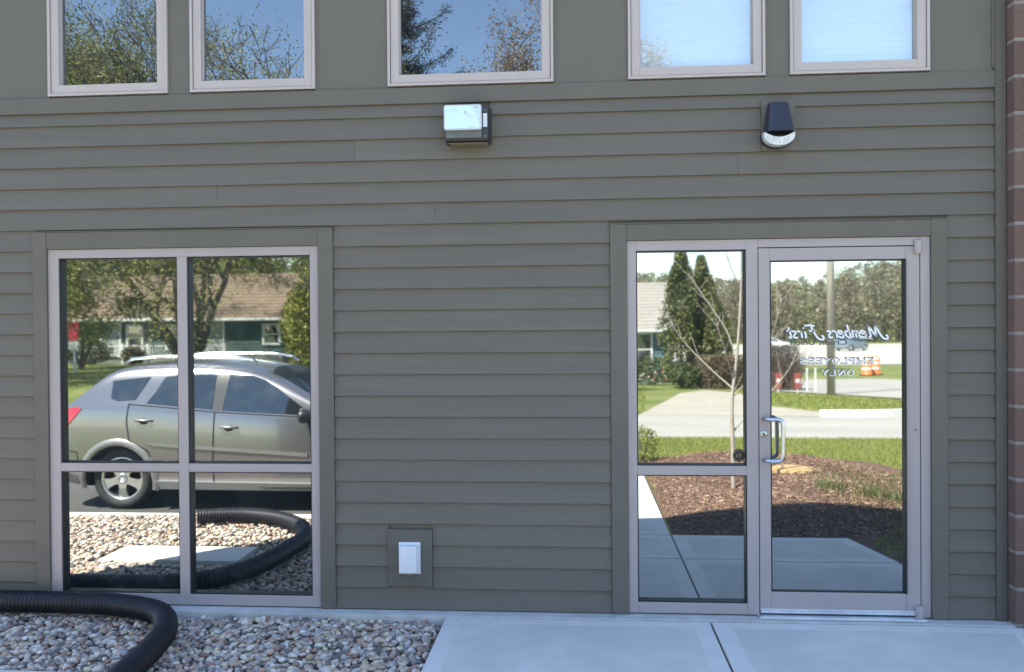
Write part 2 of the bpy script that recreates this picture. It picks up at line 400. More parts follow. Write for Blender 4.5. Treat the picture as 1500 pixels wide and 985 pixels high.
while z < 3.05:
    zt = min(z+ROW, 3.074); lap = .02 if zt < 3.07 else 0
    spans = [(XL, 2.395)]
    def cut(a, b):
        global spans
        out = []
        for s in spans:
            if b <= s[0] or a >= s[1]: out.append(s); continue
            if a > s[0]+.005: out.append((s[0], a))
            if b < s[1]-.005: out.append((b, s[1]))
        spans = out
    for tr in (TL, TD):
        if z < tr[2]-.02: cut(tr[0]-.002, tr[1]+.002)
    for bk in blocks_on_wall:
        if z+.045 < bk[3] and zt-.045 > bk[2]: cut(bk[0]-.002, bk[1]+.002)
    for s in spans:
        # long runs are made of two boards butted together
        parts = [s]
        if s[1]-s[0] > 3.7:
            j = s[0]+(s[1]-s[0])*(.54 if row % 3 == 0 else (.30 if row % 3 == 1 else .78)); 
            if abs(row-18) < 1: j = -.86
            parts = [(s[0], j-.0008), (j+.0008, s[1])]
        for a, b in parts: board(a, b, z, zt, lap)
    z += ROW; row += 1
# casings, corner board, mounting blocks
def casing(x0, x1, zt, ix0, ix1, iz):
    y0 = -.027
    MB().box(x0, ix0-.0015, y0, .002, .004, zt, bev=.0015).build('casing', TRIM, bld)
    MB().box(ix1+.0015, x1, y0, .002, .004, zt, bev=.0015).build('casing', TRIM, bld)
    MB().box(ix0, ix1, y0+.0015, .002, iz+.0015, zt-.001, bev=.0015).build('casing', TRIM, bld)
    MB().box(x0-.004, x1+.004, -.030, .002, zt+.0005, zt+.006).build('drip_cap', TRIM, bld)
casing(*TL, -3.316, -1.585, 2.226); casing(*TD, .292, 2.036, 2.226)
MB().box(2.397, 2.455, -.030, .002, .004, 4.1, bev=.002).build('corner_board', TRIM, bld)
MB().box(2.383, 2.3965, -.020, .002, 3.19, 4.1).build('corner_board', TRIM, bld)
for a in blocks_on_wall: MB().box(a[0], a[1], -.032, .002, a[2], a[3], bev=.002).build('mounting_block', TRIM, bld)
# ledge of the foundation
MB().box(-4.2, 2.49, -.104, .06, -.3, 0.0, bev=.004).build('foundation', LEDGE, bld)
# corner pier of coloured concrete block
pier = MB().box(2.4625, 3.28, -.1075, .6, -.3, 5.0).build('brick_pier', MORTAR, bld)
z = -.195; k = 0
bmA = MB().box(0, .40, 0, .2, 0, .190, bev=.009).mesh('block'); bmA.materials.append(BLOCK)
bmB = MB().box(0, .20, 0, .2, 0, .190, bev=.009).mesh('block_half'); bmB.materials.append(BLOCK)
while z < 4.6:
    if k % 2 == 0: link('block', bmA, None, pier, (2.458, -.112, z)); link('block', bmA, None, pier, (2.872, -.112, z))
    else:
        link('block', bmB, None, pier, (2.458, -.112, z)); link('block', bmA, None, pier, (2.672, -.112, z)); link('block', bmB, None, pier, (3.082, -.112, z))
    z += .2072; k += 1

# ------------------------------------------------------------------ storefront windows and door
PANE_Y = .030
def frame_bars(bars, name, parent, y0=-.012, y1=.07, m=ALU, bev=.002):
    q = MB()
    for x0, x1, z0, z1 in bars: q.box(x0, x1, y0, y1, z0, z1, bev=bev)
    return q.build(name, m, parent)
def pane(x0, x1, z0, z1, parent, m=GLASS, y=PANE_Y, gy=-.004, tilt=0.):
    g = .007
    o = MB(); o.box(x0+g-.004, x1-g+.004, 0, .006, z0+g-.004, z1-g+.004)
    p = o.build('pane', m, parent, loc=(0, y, 0))
    q = MB()
    q.box(x0, x0+g, gy, y+.012, z0, z1); q.box(x1-g, x1, gy, y+.012, z0, z1)
    q.box(x0+g, x1-g, gy, y+.012, z1-g, z1); q.box(x0+g, x1-g, gy, y+.012, z0, z0+g)
    q.build('gasket', RUBBER, parent); return p
# left window: four lights
Lw = frame_bars([(-3.316, -3.247, .008, 2.226)], 'storefront_window', bld)
frame_bars([(-1.638, -1.585, .008, 2.226)], 'jamb', Lw)
MB().box(-3.2465, -1.6385, -.0115, .07, 2.171, 2.2255, bev=.002).build('head', ALU, Lw)
MB().box(-3.2465, -1.6385, -.0115, .07, .0085, .074, bev=.002).build('sill', ALU, Lw)
MB().box(-2.479, -2.417, -.0125, .07, .0745, 2.1705, bev=.002).build('mullion', ALU, Lw)
for a, b in ((-3.2465, -2.4795), (-2.4165, -1.6385)):
    MB().box(a, b, -.0115, .07, .836, .887, bev=.002).build('transom_bar', ALU, Lw)
    pane(a, b, .887, 2.171, Lw); pane(a, b, .074, .836, Lw)
# entrance: sidelight
Ew = frame_bars([(.292, .345, .008, 2.226)], 'sidelight_window', bld)
frame_bars([(.988, 1.0555, .008, 2.226)], 'jamb', Ew)
MB().box(.3455, .9875, -.0115, .07, 2.166, 2.2255, bev=.002).build('head', ALU, Ew)
MB().box(.3455, .9875, -.0115, .07, .0085, .072, bev=.002).build('sill', ALU, Ew)
MB().box(.3455, .9875, -.0115, .07, .832, .887, bev=.002).build('transom_bar', ALU, Ew)
pane(.3455, .9875, .887, 2.166, Ew); pane(.3455, .9875, .072, .832, Ew)
# door frame and leaf
Df = frame_bars([(1.982, 2.036, .008, 2.226)], 'door_frame', bld)
MB().box(1.056, 1.9815, -.0115, .07, 2.176, 2.2255, bev=.002).build('head', ALU, Df)
MB().box(1.04, 1.99, -.075, .02, .001, .013, bev=.003).build('threshold', THRESH, Df)
MB().box(1.0555, 1.982, .012, .07, .013, 2.176).build('reveal', RUBBER, Df)
door = frame_bars([(1.0605, 1.125, .032, 2.171)], 'door', bld, y0=-.010, y1=.0115)
frame_bars([(1.900, 1.9775, .032, 2.171)], 'stile', door, y0=-.010, y1=.0115)
MB().box(1.1255, 1.8995, -.0095, .0115, 2.098, 2.1705, bev=.002).build('top_rail', ALU, door)
MB().box(1.1255, 1.8995, -.0095, .0115, .0325, .145, bev=.002).build('bottom_rail', ALU, door)
MB().box(1.062, 1.972, -.016, -.0102, .020, .047, bev=.002).build('door_sweep', THRESH, door)
MB().box(1.43, 1.52, -.0125, -.0096, .083, .087, bev=.001).build('scuff_plate', ALU, door)
# glass of the door lies nearly as deep as the other panes
o = MB(); o.box(1.1262, 1.8988, 0, .003, .1462, 2.0968); o.build('pane', GLASS, door, loc=(0, .0075, 0))
q = MB(); g = .008
for bx in ((1.1255, 1.1255+g, .1455, 2.0975), (1.8995-g, 1.8995, .1455, 2.0975), (1.1255+g, 1.8995-g, .1455, .1455+g), (1.1255+g, 1.8995-g, 2.0975-g, 2.0975)):
    q.box(bx[0], bx[1], -.0205 if bx[1]-bx[0] < .02 and bx[0] > 1.5 else -.004, .0075, bx[2], bx[3])
q.build('gasket', RUBBER, door)
# pivots
for z0, z1 in ((2.125, 2.205), (.010, .078)):
    q = MB(); q.lathe([(.020, z0), (.022, z0+.003), (.022, z1-.003), (.020, z1)], (1.966, -.020, 0), n=14); q.build('pivot', ALU, door, True)
# pull handle: offset bent tube
hz0, hz1 = .925, 1.168; P = []
for i in range(7):
    a = math.pi/2*i/6; P.append((1.152+.032*math.sin(a), -.070, hz1-.032+.032*math.cos(a)))
P = [(1.088, -.012, hz1), (1.094, -.050, hz1), (1.106, -.068, hz1), (1.13, -.0705, hz1)]+P
low = [(x, y, hz0+(hz1-zz)) for x, y, zz in P][::-1]
q = MB(); q.tube(P+low, .0125, 12); q.build('pull_handle', STEEL, door, True)
q = MB(); q.lathe([(.021, -.010), (.021, -.0135), (.017, -.0175), (.0, -.0176)], (1.085, 0, 1.078), 'y', 20); lk = q.build('lock_cylinder', mat('brass_steel', (.72, .70, .62), .3, 1.), door, True)
q = MB(); q.lathe([(.010, -.0175), (.010, -.0182), (0, -.0183)], (1.085, 0, 1.074), 'y', 14); q.build('key_plug', mat('brass_dark', (.16, .14, .09), .4, 1.), door)
MB().box(1.945, 1.957, -.0125, -.0098, 1.10, 1.106).build('screw', RUBBER, door)

# upper windows
for k, (a, b, t) in enumerate(upper):
    wn = MB()
    for (x0, x1, z0, z1) in ((a, a+.016, UZ, t), (b-.016, b, UZ, t), (a+.016, b-.016, UZ, UZ+.016), (a+.016, b-.016, t-.016, t)):
        wn.box(x0, x1, -.026, .05, z0, z1)
    wo_ = wn.build('upper_window', VINYL, bld)
    s = MB(); A, B, Cz, Dz = a+.0165, b-.0165, UZ+.0165, t-.0165; d = .052
    for (x0, x1, z0, z1) in ((A+.003, A+d-.0003, Cz+.003, Dz-.003), (B-d+.0003, B-.003, Cz+.003, Dz-.003), (A+d, B-d, Cz+.003, Cz+d), (A+d, B-d, Dz-d, Dz-.003)):
        s.box(x0, x1, -.018, .06, z0, z1, bev=.0015)
    s.build('sash', VINYL, wo_)
    s = MB()
    for (x0, x1, z0, z1) in ((A-.0003, A+.0032, Cz, Dz), (B-.0032, B+.0003, Cz, Dz), (A, B, Cz-.0003, Cz+.0032)):
        s.box(x0, x1, -.006, .05, z0, z1)
    s.build('weather_seal', RUBBER, wo_)
    gl = GLASS_BLIND if k >= 3 else GLASS_UP
    o = MB(); o.box(A+d-.004, B-d+.004, 0, .005, Cz+d-.004, Dz-d+.004); o.build('pane', gl, wo_, loc=(0, .022, 0))
    s = MB(); gq = .006
    for (x0, x1, z0, z1) in ((A+d, A+d+gq, Cz+d, Dz-d), (B-d-gq, B-d, Cz+d, Dz-d), (A+d+gq, B-d-gq, Cz+d, Cz+d+gq)):
        s.box(x0, x1, .008, .0218, z0, z1)
    s.build('glazing_bead', VINYL, wo_)
    if k >= 3:
        s = MB(); n = 40
        vs = []; fs = []
        for i in range(n+1):
            z_ = Cz+d-.01+(Dz-Cz-2*d+.02)*i/n; yv = .052+.004*math.sin(i*math.pi)
            vs += [(A+d-.01, yv+(.007 if i % 2 else 0), z_), (B-d+.01, yv+(.007 if i % 2 else 0), z_)]
        for i in range(n): fs.append((2*i, 2*i+1, 2*i+3, 2*i+2))
        s.add(vs, fs); s.build('blind', BLIND, wo_)

# ------------------------------------------------------------------ lettering on the door glass (reads reversed)
LETW = mat('letter_white', (.88, .86, .82), .5); LETD = mat('letter_reflection_dark', (.05, .085, .13), .6)  # second colour paints the letters' dark ghost reflection
def ribbon(q, pts, wd, y, smooth=True, wv=None):
    pts = [Vector(p) for p in pts]
    if smooth and len(pts) > 2:
        out = []
        for i in range(len(pts)-1):
            p0 = pts[max(i-1, 0)]; p1 = pts[i]; p2 = pts[i+1]; p3 = pts[min(i+2, len(pts)-1)]
            for s in range(5):
                t = s/5; out.append(.5*((2*p1)+(p2-p0)*t+(2*p0-5*p1+4*p2-p3)*t*t+(3*p1-p0-3*p2+p3)*t**3))
        pts = out+[pts[-1]]
    b = len(q.v)
    for i, p in enumerate(pts):
        d = (pts[min(i+1, len(pts)-1)]-pts[max(i-1, 0)]); d = d.normalized() if d.length > 0 else Vector((1, 0))
        n = Vector((-d.y, d.x)); wd_ = wd*(wv(d) if wv else 1)
        q.v.append((p.x+n.x*wd_/2, y, p.y+n.y*wd_/2)); q.v.append((p.x-n.x*wd_/2, y, p.y-n.y*wd_/2))
    for i in range(len(pts)-1): q.face([b+2*i, b+2*i+1, b+2*i+3, b+2*i+2])
SCRIPT = {
 'M': ([[(-.42, .20), (-.52, .06), (-.46, -.10), (-.28, -.12), (-.08, .12), (.16, 1.0)], [(.16, 1.0), (.30, .05)], [(.30, .05), (.66, 1.0)], [(.66, 1.0), (.68, .1), (.85, .06)]], .98),
 'e': ([[(0, .25), (.3, .35), (.28, .52), (.12, .52), (.02, .3), (.08, .05), (.25, .0), (.42, .12)]], .47),
 'm': ([[(0, .5), (.05, 0)], [(.05, .35), (.2, .53), (.26, .4), (.26, 0)], [(.26, .35), (.42, .53), (.48, .4), (.5, .05), (.62, .1)]], .70),
 'b': ([[(0, 1.0), (.0, .05), (.15, 0), (.3, .2), (.25, .48), (.1, .5), (0, .35)]], .46),
 'r': ([[(0, .5), (.05, 0)], [(.04, .35), (.15, .52), (.3, .5)]], .38),
 's': ([[(.3, .48), (.12, .53), (.03, .42), (.25, .15), (.18, .0), (-.02, .04)]], .42),
 'F': ([[(-.42, .20), (-.52, .02), (-.42, -.14), (-.2, -.12), (0, .15), (.15, .9)], [(-.12, .92), (.2, .99), (.62, .97)], [(-.05, .55), (.4, .55)]], .72),
 'i': ([[(0, .5), (.02, .08), (.14, .02)], [(.0, .74), (.03, .82)]], .27),
 't': ([[(.05, .85), (.03, .08), (.12, 0), (.24, .08)], [(-.1, .56), (.24, .56)]], .36), ' ': ([], .75)}
SER = {
 'E': ([((.12, 0), (.12, 1), 1), ((0, .04), (.58, .04), 0), ((0, .96), (.56, .96), 0), ((.12, .5), (.44, .5), 0), ((.58, 0), (.60, .25), 0), ((.55, 1), (.57, .78), 0), ((.44, .4), (.44, .6), 0)], .74),
 'M': ([((.1, 0), (.1, 1), 0), ((.1, 1), (.42, .05), 1), ((.42, .05), (.74, 1), 0), ((.76, 0), (.76, 1), 1), ((0, .04), (.22, .04), 0), ((.62, .04), (.9, .04), 0), ((0, .96), (.14, .96), 0), ((.72, .96), (.9, .96), 0)], 1.02),
 'P': ([((.12, 0), (.12, 1), 1), ((0, .04), (.28, .04), 0), ((0, .96), (.4, .96), 0), ((.4, .96), (.54, .86), 0), ((.54, .88), (.54, .58), 1), ((.54, .6), (.4, .48), 0), ((.4, .48), (.14, .48), 0)], .72),
 'L': ([((.12, 0), (.12, 1), 1), ((0, .04), (.56, .04), 0), ((0, .96), (.28, .96), 0), ((.56, 0), (.58, .28), 0)], .70),
 'O': ([((.1, .3), (.1, .7), 1), ((.64, .3), (.64, .7), 1), ((.1, .28), (.28, .04), 0), ((.28, .03), (.46, .03), 0), ((.46, .04), (.64, .28), 0), ((.1, .72), (.28, .96), 0), ((.28, .97), (.46, .97), 0), ((.46, .96), (.64, .72), 0)], .86),
 'Y': ([((.35, 0), (.35, .5), 1), ((.05, .97), (.35, .48), 1), ((.35, .48), (.64, .97), 0), ((.22, .04), (.48, .04), 0), ((-.02, .96), (.2, .96), 0), ((.54, .96), (.74, .96), 0)], .80),
 'S': ([((.5, .96), (.5, .74), 0), ((.5, .84), (.3, .97), 0), ((.3, .97), (.1, .84), 0), ((.1, .84), (.14, .6), 1), ((.14, .6), (.48, .4), 1), ((.48, .4), (.5, .16), 1), ((.5, .16), (.3, .03), 0), ((.3, .03), (.08, .16), 0), ((.06, .28), (.06, .04), 0)], .68),
 'N': ([((.1, 0), (.1, 1), 0), ((.1, .98), (.66, .02), 1), ((.68, 0), (.68, 1), 0), ((0, .04), (.22, .04), 0), ((-.02, .96), (.16, .96), 0), ((.56, .96), (.8, .96), 0)], .90)}
def lettering(name, x_right, width, z, h, text, serif, y, m, wd, slant=0.):
    q = MB(); tab = SER if serif else SCRIPT; tot = sum(tab[c][1] for c in text); sx = width/tot; cx = 0
    for c in text:
        for st in tab[c][0]:
            if serif:
                a, b, thick = st; pts = [a, b]; w_ = wd*(1.7 if thick else .8)
                ribbon(q, [(x_right-(cx+p[0])*sx, z+p[1]*h) for p in pts], w_, y, False)
            else:
                ribbon(q, [(x_right-(cx+p[0]+slant*p[1])*sx, z+p[1]*h) for p in st], wd, y)
        cx += tab[c][1]
    return q.build(name, m, door)
GY = .0065
lettering('lettering', 1.763, .535, 1.642, .074, 'Members First', False, GY-.0012, LETW, .0105, .30)
lettering('lettering_painted_reflection', 1.760, .535, 1.6385, .074, 'Members First', False, GY-.0006, LETD, .0145, .30)  # dark offset copy: the letters' shadow-like reflection in the glass, painted in
q = MB(); ribbon(q, [(1.72, 1.632), (1.68, 1.637), (1.64, 1.637)], .004, GY-.0012); q.build('lettering', LETW, door)
lettering('lettering', 1.721, .425, 1.486, .036, 'EMPLOYEES', True, GY-.0012, LETW, .0058)
lettering('lettering_painted_reflection', 1.7235, .425, 1.490, .036, 'EMPLOYEES', True, GY-.0006, LETD, .0062)
lettering('lettering', 1.613, .195, 1.417, .037, 'ONLY', True, GY-.0012, LETW, .0056)
lettering('lettering_painted_reflection', 1.610, .195, 1.4205, .037, 'ONLY', True, GY-.0006, LETD, .0064)
LG = mat('letter_grey', (.10, .10, .095), .6)
for word, xr, wd in (('Credit', 1.574, .165), ('Union', 1.390, .144)):
    fc = bpy.data.curves.new(word, 'FONT'); fc.body = word; fc.size = .050; fc.offset = .0007
    fo = bpy.data.objects.new(word, fc); col.objects.link(fo); bpy.context.view_layer.update()
    me = bpy.data.meshes.new_from_object(fo.evaluated_get(bpy.context.evaluated_depsgraph_get())); bpy.data.objects.remove(fo)
    wtx = max(v.co.x for v in me.vertices)
    for v in me.vertices: v.co = Vector((xr-v.co.x/wtx*wd, GY-.0008, 1.600+v.co.y*.92))
    me.materials.clear(); link('lettering', me, LG, door)
# round decal in the corner of the sidelight
q = MB(); q.lathe([(1, 0), (1, -.0008), (0, -.0009)], (0, 0, 0), 'y', 28); 
for i, v in enumerate(q.v): q.v[i] = (.9475+v[0]*.034, PANE_Y-.0004+v[1], .944+v[2]*.041)
dc = q.build('decal', mat('decal_black', (.016, .014, .012), .4), Ew)
q = MB()
for rr in (.029,):
    ribbon(q, [(.9475+rr*math.cos(a)*.9, .944+rr*1.15*math.sin(a)) for a in [i*math.pi/10 for i in range(2, 9)]], .003, PANE_Y-.0022)
    ribbon(q, [(.9475+rr*math.cos(a)*.9, .944+rr*1.15*math.sin(a)) for a in [math.pi+i*math.pi/10 for i in range(2, 9)]], .003, PANE_Y-.0022)
ribbon(q, [(.932, .932), (.938, .955), (.9445, .932)], .004, PANE_Y-.0022, False); ribbon(q, [(.953, .957), (.9575, .932)], .0045, PANE_Y-.0022, False)
q.build('decal', mat('decal_mark', (.30, .24, .19), .5), Ew)

# ------------------------------------------------------------------ lamps on the wall
fl = empty('wall_floodlight', (-.66, -.032, 2.95), 'dark box floodlight with bright rectangular lens on the siding', 'light')
q = MB()
b = bmesh.new(); bmesh.ops.create_cube(b, size=1)
for v in b.verts:
    X = (-.660+v.co.x*.272); Zz = 2.950+v.co.z*.218; yy = -.032 if v.co.y > 0 else -.135
    if v.co.y < 0: X = -.668+v.co.x*.256; Zz = 2.955+v.co.z*.205
    v.co = Vector((X, yy, Zz))
bmesh.ops.bevel(b, geom=b.edges[:], offset=.012, segments=3, affect='EDGES', profile=.6); q.frombm(b); q.build('housing', BRONZE, fl, False)
q = MB(); q.box(-.788, -.575, -.146, -.1352, 2.866, 2.912, bev=.004); q.build('lower_rim', HOUSING, fl)
q = MB(); b = bmesh.new(); bmesh.ops.create_cube(b, size=1)
for v in b.verts: v.co = Vector((-.684+v.co.x*.222, -.152+v.co.y*.030, 2.983+v.co.z*.146))
bmesh.ops.bevel(b, geom=[e for e in b.edges if abs(e.verts[0].co.y-e.verts[1].co.y) > .01], offset=.014, segments=4, affect='EDGES', profile=.5)
q.frombm(b); q.build('lens_frame', mat('lens_rim', (.62, .66, .70), .3, .3), fl)
q = MB(); b = bmesh.new(); bmesh.ops.create_cube(b, size=1)
for v in b.verts: v.co = Vector((-.684+v.co.x*.206, -.1655+v.co.y*.009, 2.983+v.co.z*.130))
bmesh.ops.bevel(b, geom=[e for e in b.edges if abs(e.verts[0].co.y-e.verts[1].co.y) > .005], offset=.012, segments=4, affect='EDGES', profile=.5)
q.frombm(b); q.build('lens', mirror_glass('lens_glass', .50, (.96, .99, 1.), (.24, .25, .25), wave=.0012, wscale=9), fl)
MB().box(-.567, -.543, -.1375, -.1345, 2.930, 3.010, bev=.001).build('label_plate', WHITE, fl)
for sx_, sz_ in ((-.556, 3.028), (-.556, 2.876), (-.782, 2.878)):
    q = MB(); q.lathe([(.008, -.132), (.008, -.1395), (.004, -.1405), (0, -.1405)], (sx_, 0, sz_), 'y', 10); q.build('screw', HOUSING, fl)
MB().box(-.775, -.545, -.115, -.0325, 2.840, 2.8445).build('mounting_plate', mat('weathered_plate', (.17, .145, .085), .8), fl)

fl.location = (-.66+.018, -.032, 2.95-.034)
sc = empty('wall_sconce', (1.19, -.032, 2.89), 'dark tapered wall light with curved clear lens at its foot', 'light')
q = MB(); prof = []
for i in range(9):
    t = i/8; hw = .056+.028*t; prof.append((hw, 3.024-.17*t, .070+.045*t))
k0 = len(q.v); rings = []
for hw, zz, dp in [(.050, 3.029, .058)]+prof:
    ring = []
    for (u, v) in ((-1, 0), (-1, .55), (-.86, .86), (-.6, 1), (.6, 1), (.86, .86), (1, .55), (1, 0)):
        q.v.append((1.188+u*hw, -.032-v*dp, zz)); ring.append(len(q.v)-1)
    rings.append(ring)
for a, b_ in zip(rings[:-1], rings[1:]):
    for i in range(7): q.face([a[i], a[i+1], b_[i+1], b_[i]])
q.face(rings[0]); q.face(rings[-1][::-1])
q.build('body', NAVY, sc, False)
q = MB(); pts = []
for i in range(13):
    a = math.pi*(1.0+i/12); pts.append((1.184+.087*math.cos(a), 2.832+.058*math.sin(a)))
top = []
for i in range(9):
    t = i/8; xx = 1.266-.16*t if False else 1.271-.174*t; top.append((xx, 2.852-.030*math.sin(math.pi*t)))
q.prism(pts+top, 'y', -.118, -.034)
q.build('lens', mat('frosted_lens', (.70, .72, .70), .25, c2=(.50, .52, .52), scale=60, stretch=(1, 1, .3), spec=.6), sc)
q = MB(); q.prism([(1.092, 2.848)]+[(1.184+.094*math.cos(math.pi*(1+i/12)), 2.830+.064*math.sin(math.pi*(1+i/12))) for i in range(13)]+[(1.276, 2.848)], 'y', -.060, -.033)
q.build('back_plate', NAVY, sc)

sc.location = (1.19-.022, -.032, 2.89-.022)
ob = empty('outlet_cover', (-1.027, -.032, .325), 'small white weatherproof outlet cover low on the siding', 'outlet')
MB().box(-1.094, -.962, -.042, -.0325, .229, .420, bev=.002).build('base', WHITE, ob)
MB().box(-1.081, -.977, -.092, -.0425, .247, .408, bev=.006).build('lid', WHITE, ob)
MB().box(-.9765, -.968, -.075, -.0425, .250, .402, bev=.001).build('hinge', WHITE, ob)
MB().box(-1.046, -1.005, -.086, -.0425, .2385, .2465, bev=.001).build('latch', mat('latch_grey', (.45, .46, .5), .5), ob)

# ------------------------------------------------------------------ gravel bed: river stones
def gravel_base(x, Y):
    return -.055+.012*math.sin(3.1*x+1)*math.sin(2.7*Y)
bed = drape('gravel_bed', [(-6.2, .05), (-.802, .05), (-.802, 2.62), (-6.2, 2.62)], 0, SOIL, .25, zf=gravel_base)
shapes = []
for k in range(14):
    b = bmesh.new(); bmesh.ops.create_icosphere(b, subdivisions=2, radius=1)
    ax = np.array([1, npr.uniform(.62, .95), npr.uniform(.42, .72)]); ph = npr.uniform(0, 6, 6)
    vv = np.array([v.co[:] for v in b.verts])
    vv *= (1+.13*np.sin(2.1*vv[:, [1]]+ph[0])+.10*np.sin(2.7*vv[:, [0]]*1.3+ph[1])+.08*np.cos(3.1*vv[:, [2]]+ph[2]))
    nrm = npr.normal(size=(5, 3)); nrm /= np.linalg.norm(nrm, axis=1)[:, None]
    for nn in nrm:      # a few worn flats
        d = vv@nn; c = .78; vv = vv-np.where(d > c, d-c, 0)[:, None]*nn*.8
    ff = np.array([[v.index for v in f.verts] for f in b.faces]); shapes.append((vv*ax, ff)); b.free()
low = []
for k in range(10):
    b = bmesh.new(); bmesh.ops.create_icosphere(b, subdivisions=1, radius=1.08); vv = np.array([v.co[:] for v in b.verts]); vv *= npr.uniform(.82, 1.12, (len(vv), 1))
    ff = np.array([[v.index for v in f.verts] for f in b.faces]); low.append((vv*np.array([1, npr.uniform(.65, .95), npr.uniform(.45, .7)]), ff)); b.free()
STC = [(.40, .36, .33), (.46, .43, .41), (.34, .30, .28), (.50, .47, .44), (.38, .29, .22), (.30, .27, .26), (.44, .36, .29), (.22, .20, .20), (.54, .52, .50),
       (.36, .25, .20), (.31, .31, .33), (.48, .44, .36), (.25, .15, .13), (.12, .12, .13)]
STC = [tuple(min(v*q_, .66) for v, q_ in zip(c, (1.26, 1.17, 1.06))) for c in STC]
def stones(n, x0, x1, Y0, Y1, s0, s1, lift):
    out = []
    for i in range(n):
        x = npr.uniform(x0, x1); Y = npr.uniform(Y0, Y1)
        if -3.75 < x < -2.52 and .97 < Y < 1.52 and lift < 1: continue
        s = npr.uniform(s0, s1)*(1 if npr.random() > .12 else 1.35)
        out.append((x, -Y, gravel_base(x, Y)+npr.uniform(-.004, .030)*1.0, s))
    return out
S = stones(7200, -3.95, -.815, .115, 1.25, .013, .0265, 0)+stones(9500, -6.1, -.82, 1.25, 2.6, .013, .024, 0)+stones(3600, -6.1, -3.95, .115, 1.25, .014, .026, 0)
S = [s for s in S if s[1]+s[3] < -.108 and s[0]+s[3] < -.803]
camv = np.array([0, -5.168, 1.7])
vis = [(np.linalg.norm(np.array(s[:3])-camv)/s[3], i) for i, s in enumerate(S) if -s[1] < .62-(s[0]+.8)*.14 and -s[1] < 1.0 and s[0] > -2.9 and s[2] > gravel_base(s[0], -s[1])+.012]
vis.sort(); near = set(i for _, i in vis[:300])
Rm = rand_rot(len(S)); tw = npr.uniform(0, 6.28, len(S)); tl = npr.normal(0, .35, (len(S), 2))
Va = []; Fa = []; Ca = []; off = 0
smeshes = []
for k, (vv, ff) in enumerate(shapes):
    for cc in range(3):
        cx = pick(STC, 1, .08)[0]; me = np_mesh('stone', vv, ff, np.repeat(cx[None], len(vv), 0)); me.materials.append(STONE)
        me.polygons.foreach_set('use_smooth', [True]*len(me.polygons)); smeshes.append(me)
for i, s in enumerate(S):
    c_, s_ = math.cos(tw[i]), math.sin(tw[i])
    if i in near:
        o = link('stone', smeshes[i % len(smeshes)], None, bed, s[:3]); o.rotation_euler = (tl[i, 0], tl[i, 1], tw[i]); o.scale = (s[3],)*3; continue
    vv, ff = shapes[i % len(shapes)] if (-s[1] < 1.25 and s[0] > -3.95) else low[i % len(low)]
    Rz = np.array([[c_, -s_, 0], [s_, c_, 0], [0, 0, 1]]); ca, sa = math.cos(tl[i, 0]), math.sin(tl[i, 0])
    Rx = np.array([[1, 0, 0], [0, ca, -sa], [0, sa, ca]])
    Va.append((vv*s[3])@(Rz@Rx).T+np.array(s[:3])); Fa.append(ff+off); off += len(vv)
    Ca.append(np.repeat(pick(STC, 1, .08), len(vv), 0))
tag(link('gravel', np_mesh('gravel', np.concatenate(Va), np.concatenate(Fa), np.concatenate(Ca)), STONE, bed, smooth=True), kind='stuff')
pad = MB(); b = bmesh.new(); bmesh.ops.create_cube(b, size=1)
for v in b.verts: v.co = Vector((-3.10+v.co.x*1.10, -1.22+v.co.y*.44, -.060+v.co.z*.09))
bmesh.ops.bevel(b, geom=b.edges[:], offset=.01, segments=2, affect='EDGES'); pad.frombm(b)
tag(pad.build('concrete_pad', CONC), 'low flat concrete pad set in the stones inside the hose loop', 'concrete pad')
MB().box(-40, -.83, -2.72, -2.60, -.3, -.03, bev=.012).build('lot_edging', CONC_EDGE, None)
tag(bpy.data.objects['lot_edging'], kind='structure')

# ------------------------------------------------------------------ corrugated drain hose
HR = .063
path = catmull([(-5.6, -.22, .052), (-4.4, -.17, .055), (-3.6, -.155, .058), (-3.05, -.16, .058), (-2.76, -.19, .057), (-2.47, -.31, .055), (-2.305, -.56, .052), (-2.235, -.86, .05), (-2.205, -1.18, .05), (-2.20, -1.50, .05),
                (-2.36, -1.88, .05), (-2.66, -2.17, .05), (-2.98, -2.30, .05), (-3.25, -2.27, .05), (-3.42, -2.20, .05)], 40)
# resample evenly, one ridge each 16 mm
L_ = [0]
for a, b in zip(path[:-1], path[1:]): L_.append(L_[-1]+(b-a).length)
stp = .0062; n = int(L_[-1]/stp); j = 0; HP = []; HRD = []
for i in range(n):
    d = i*stp
    while L_[j+1] < d: j += 1
    HP.append(path[j].lerp(path[j+1], (d-L_[j])/(L_[j+1]-L_[j]))); HRD.append(HR+(0, .0050, .0072, .0050)[i % 4]-.0034)
q = MB(); q.tube(HP, HRD, 16); hose = q.build('drain_hose', HOSE, None, True)
tag(hose, 'thick black corrugated hose looped across the stones', 'hose')

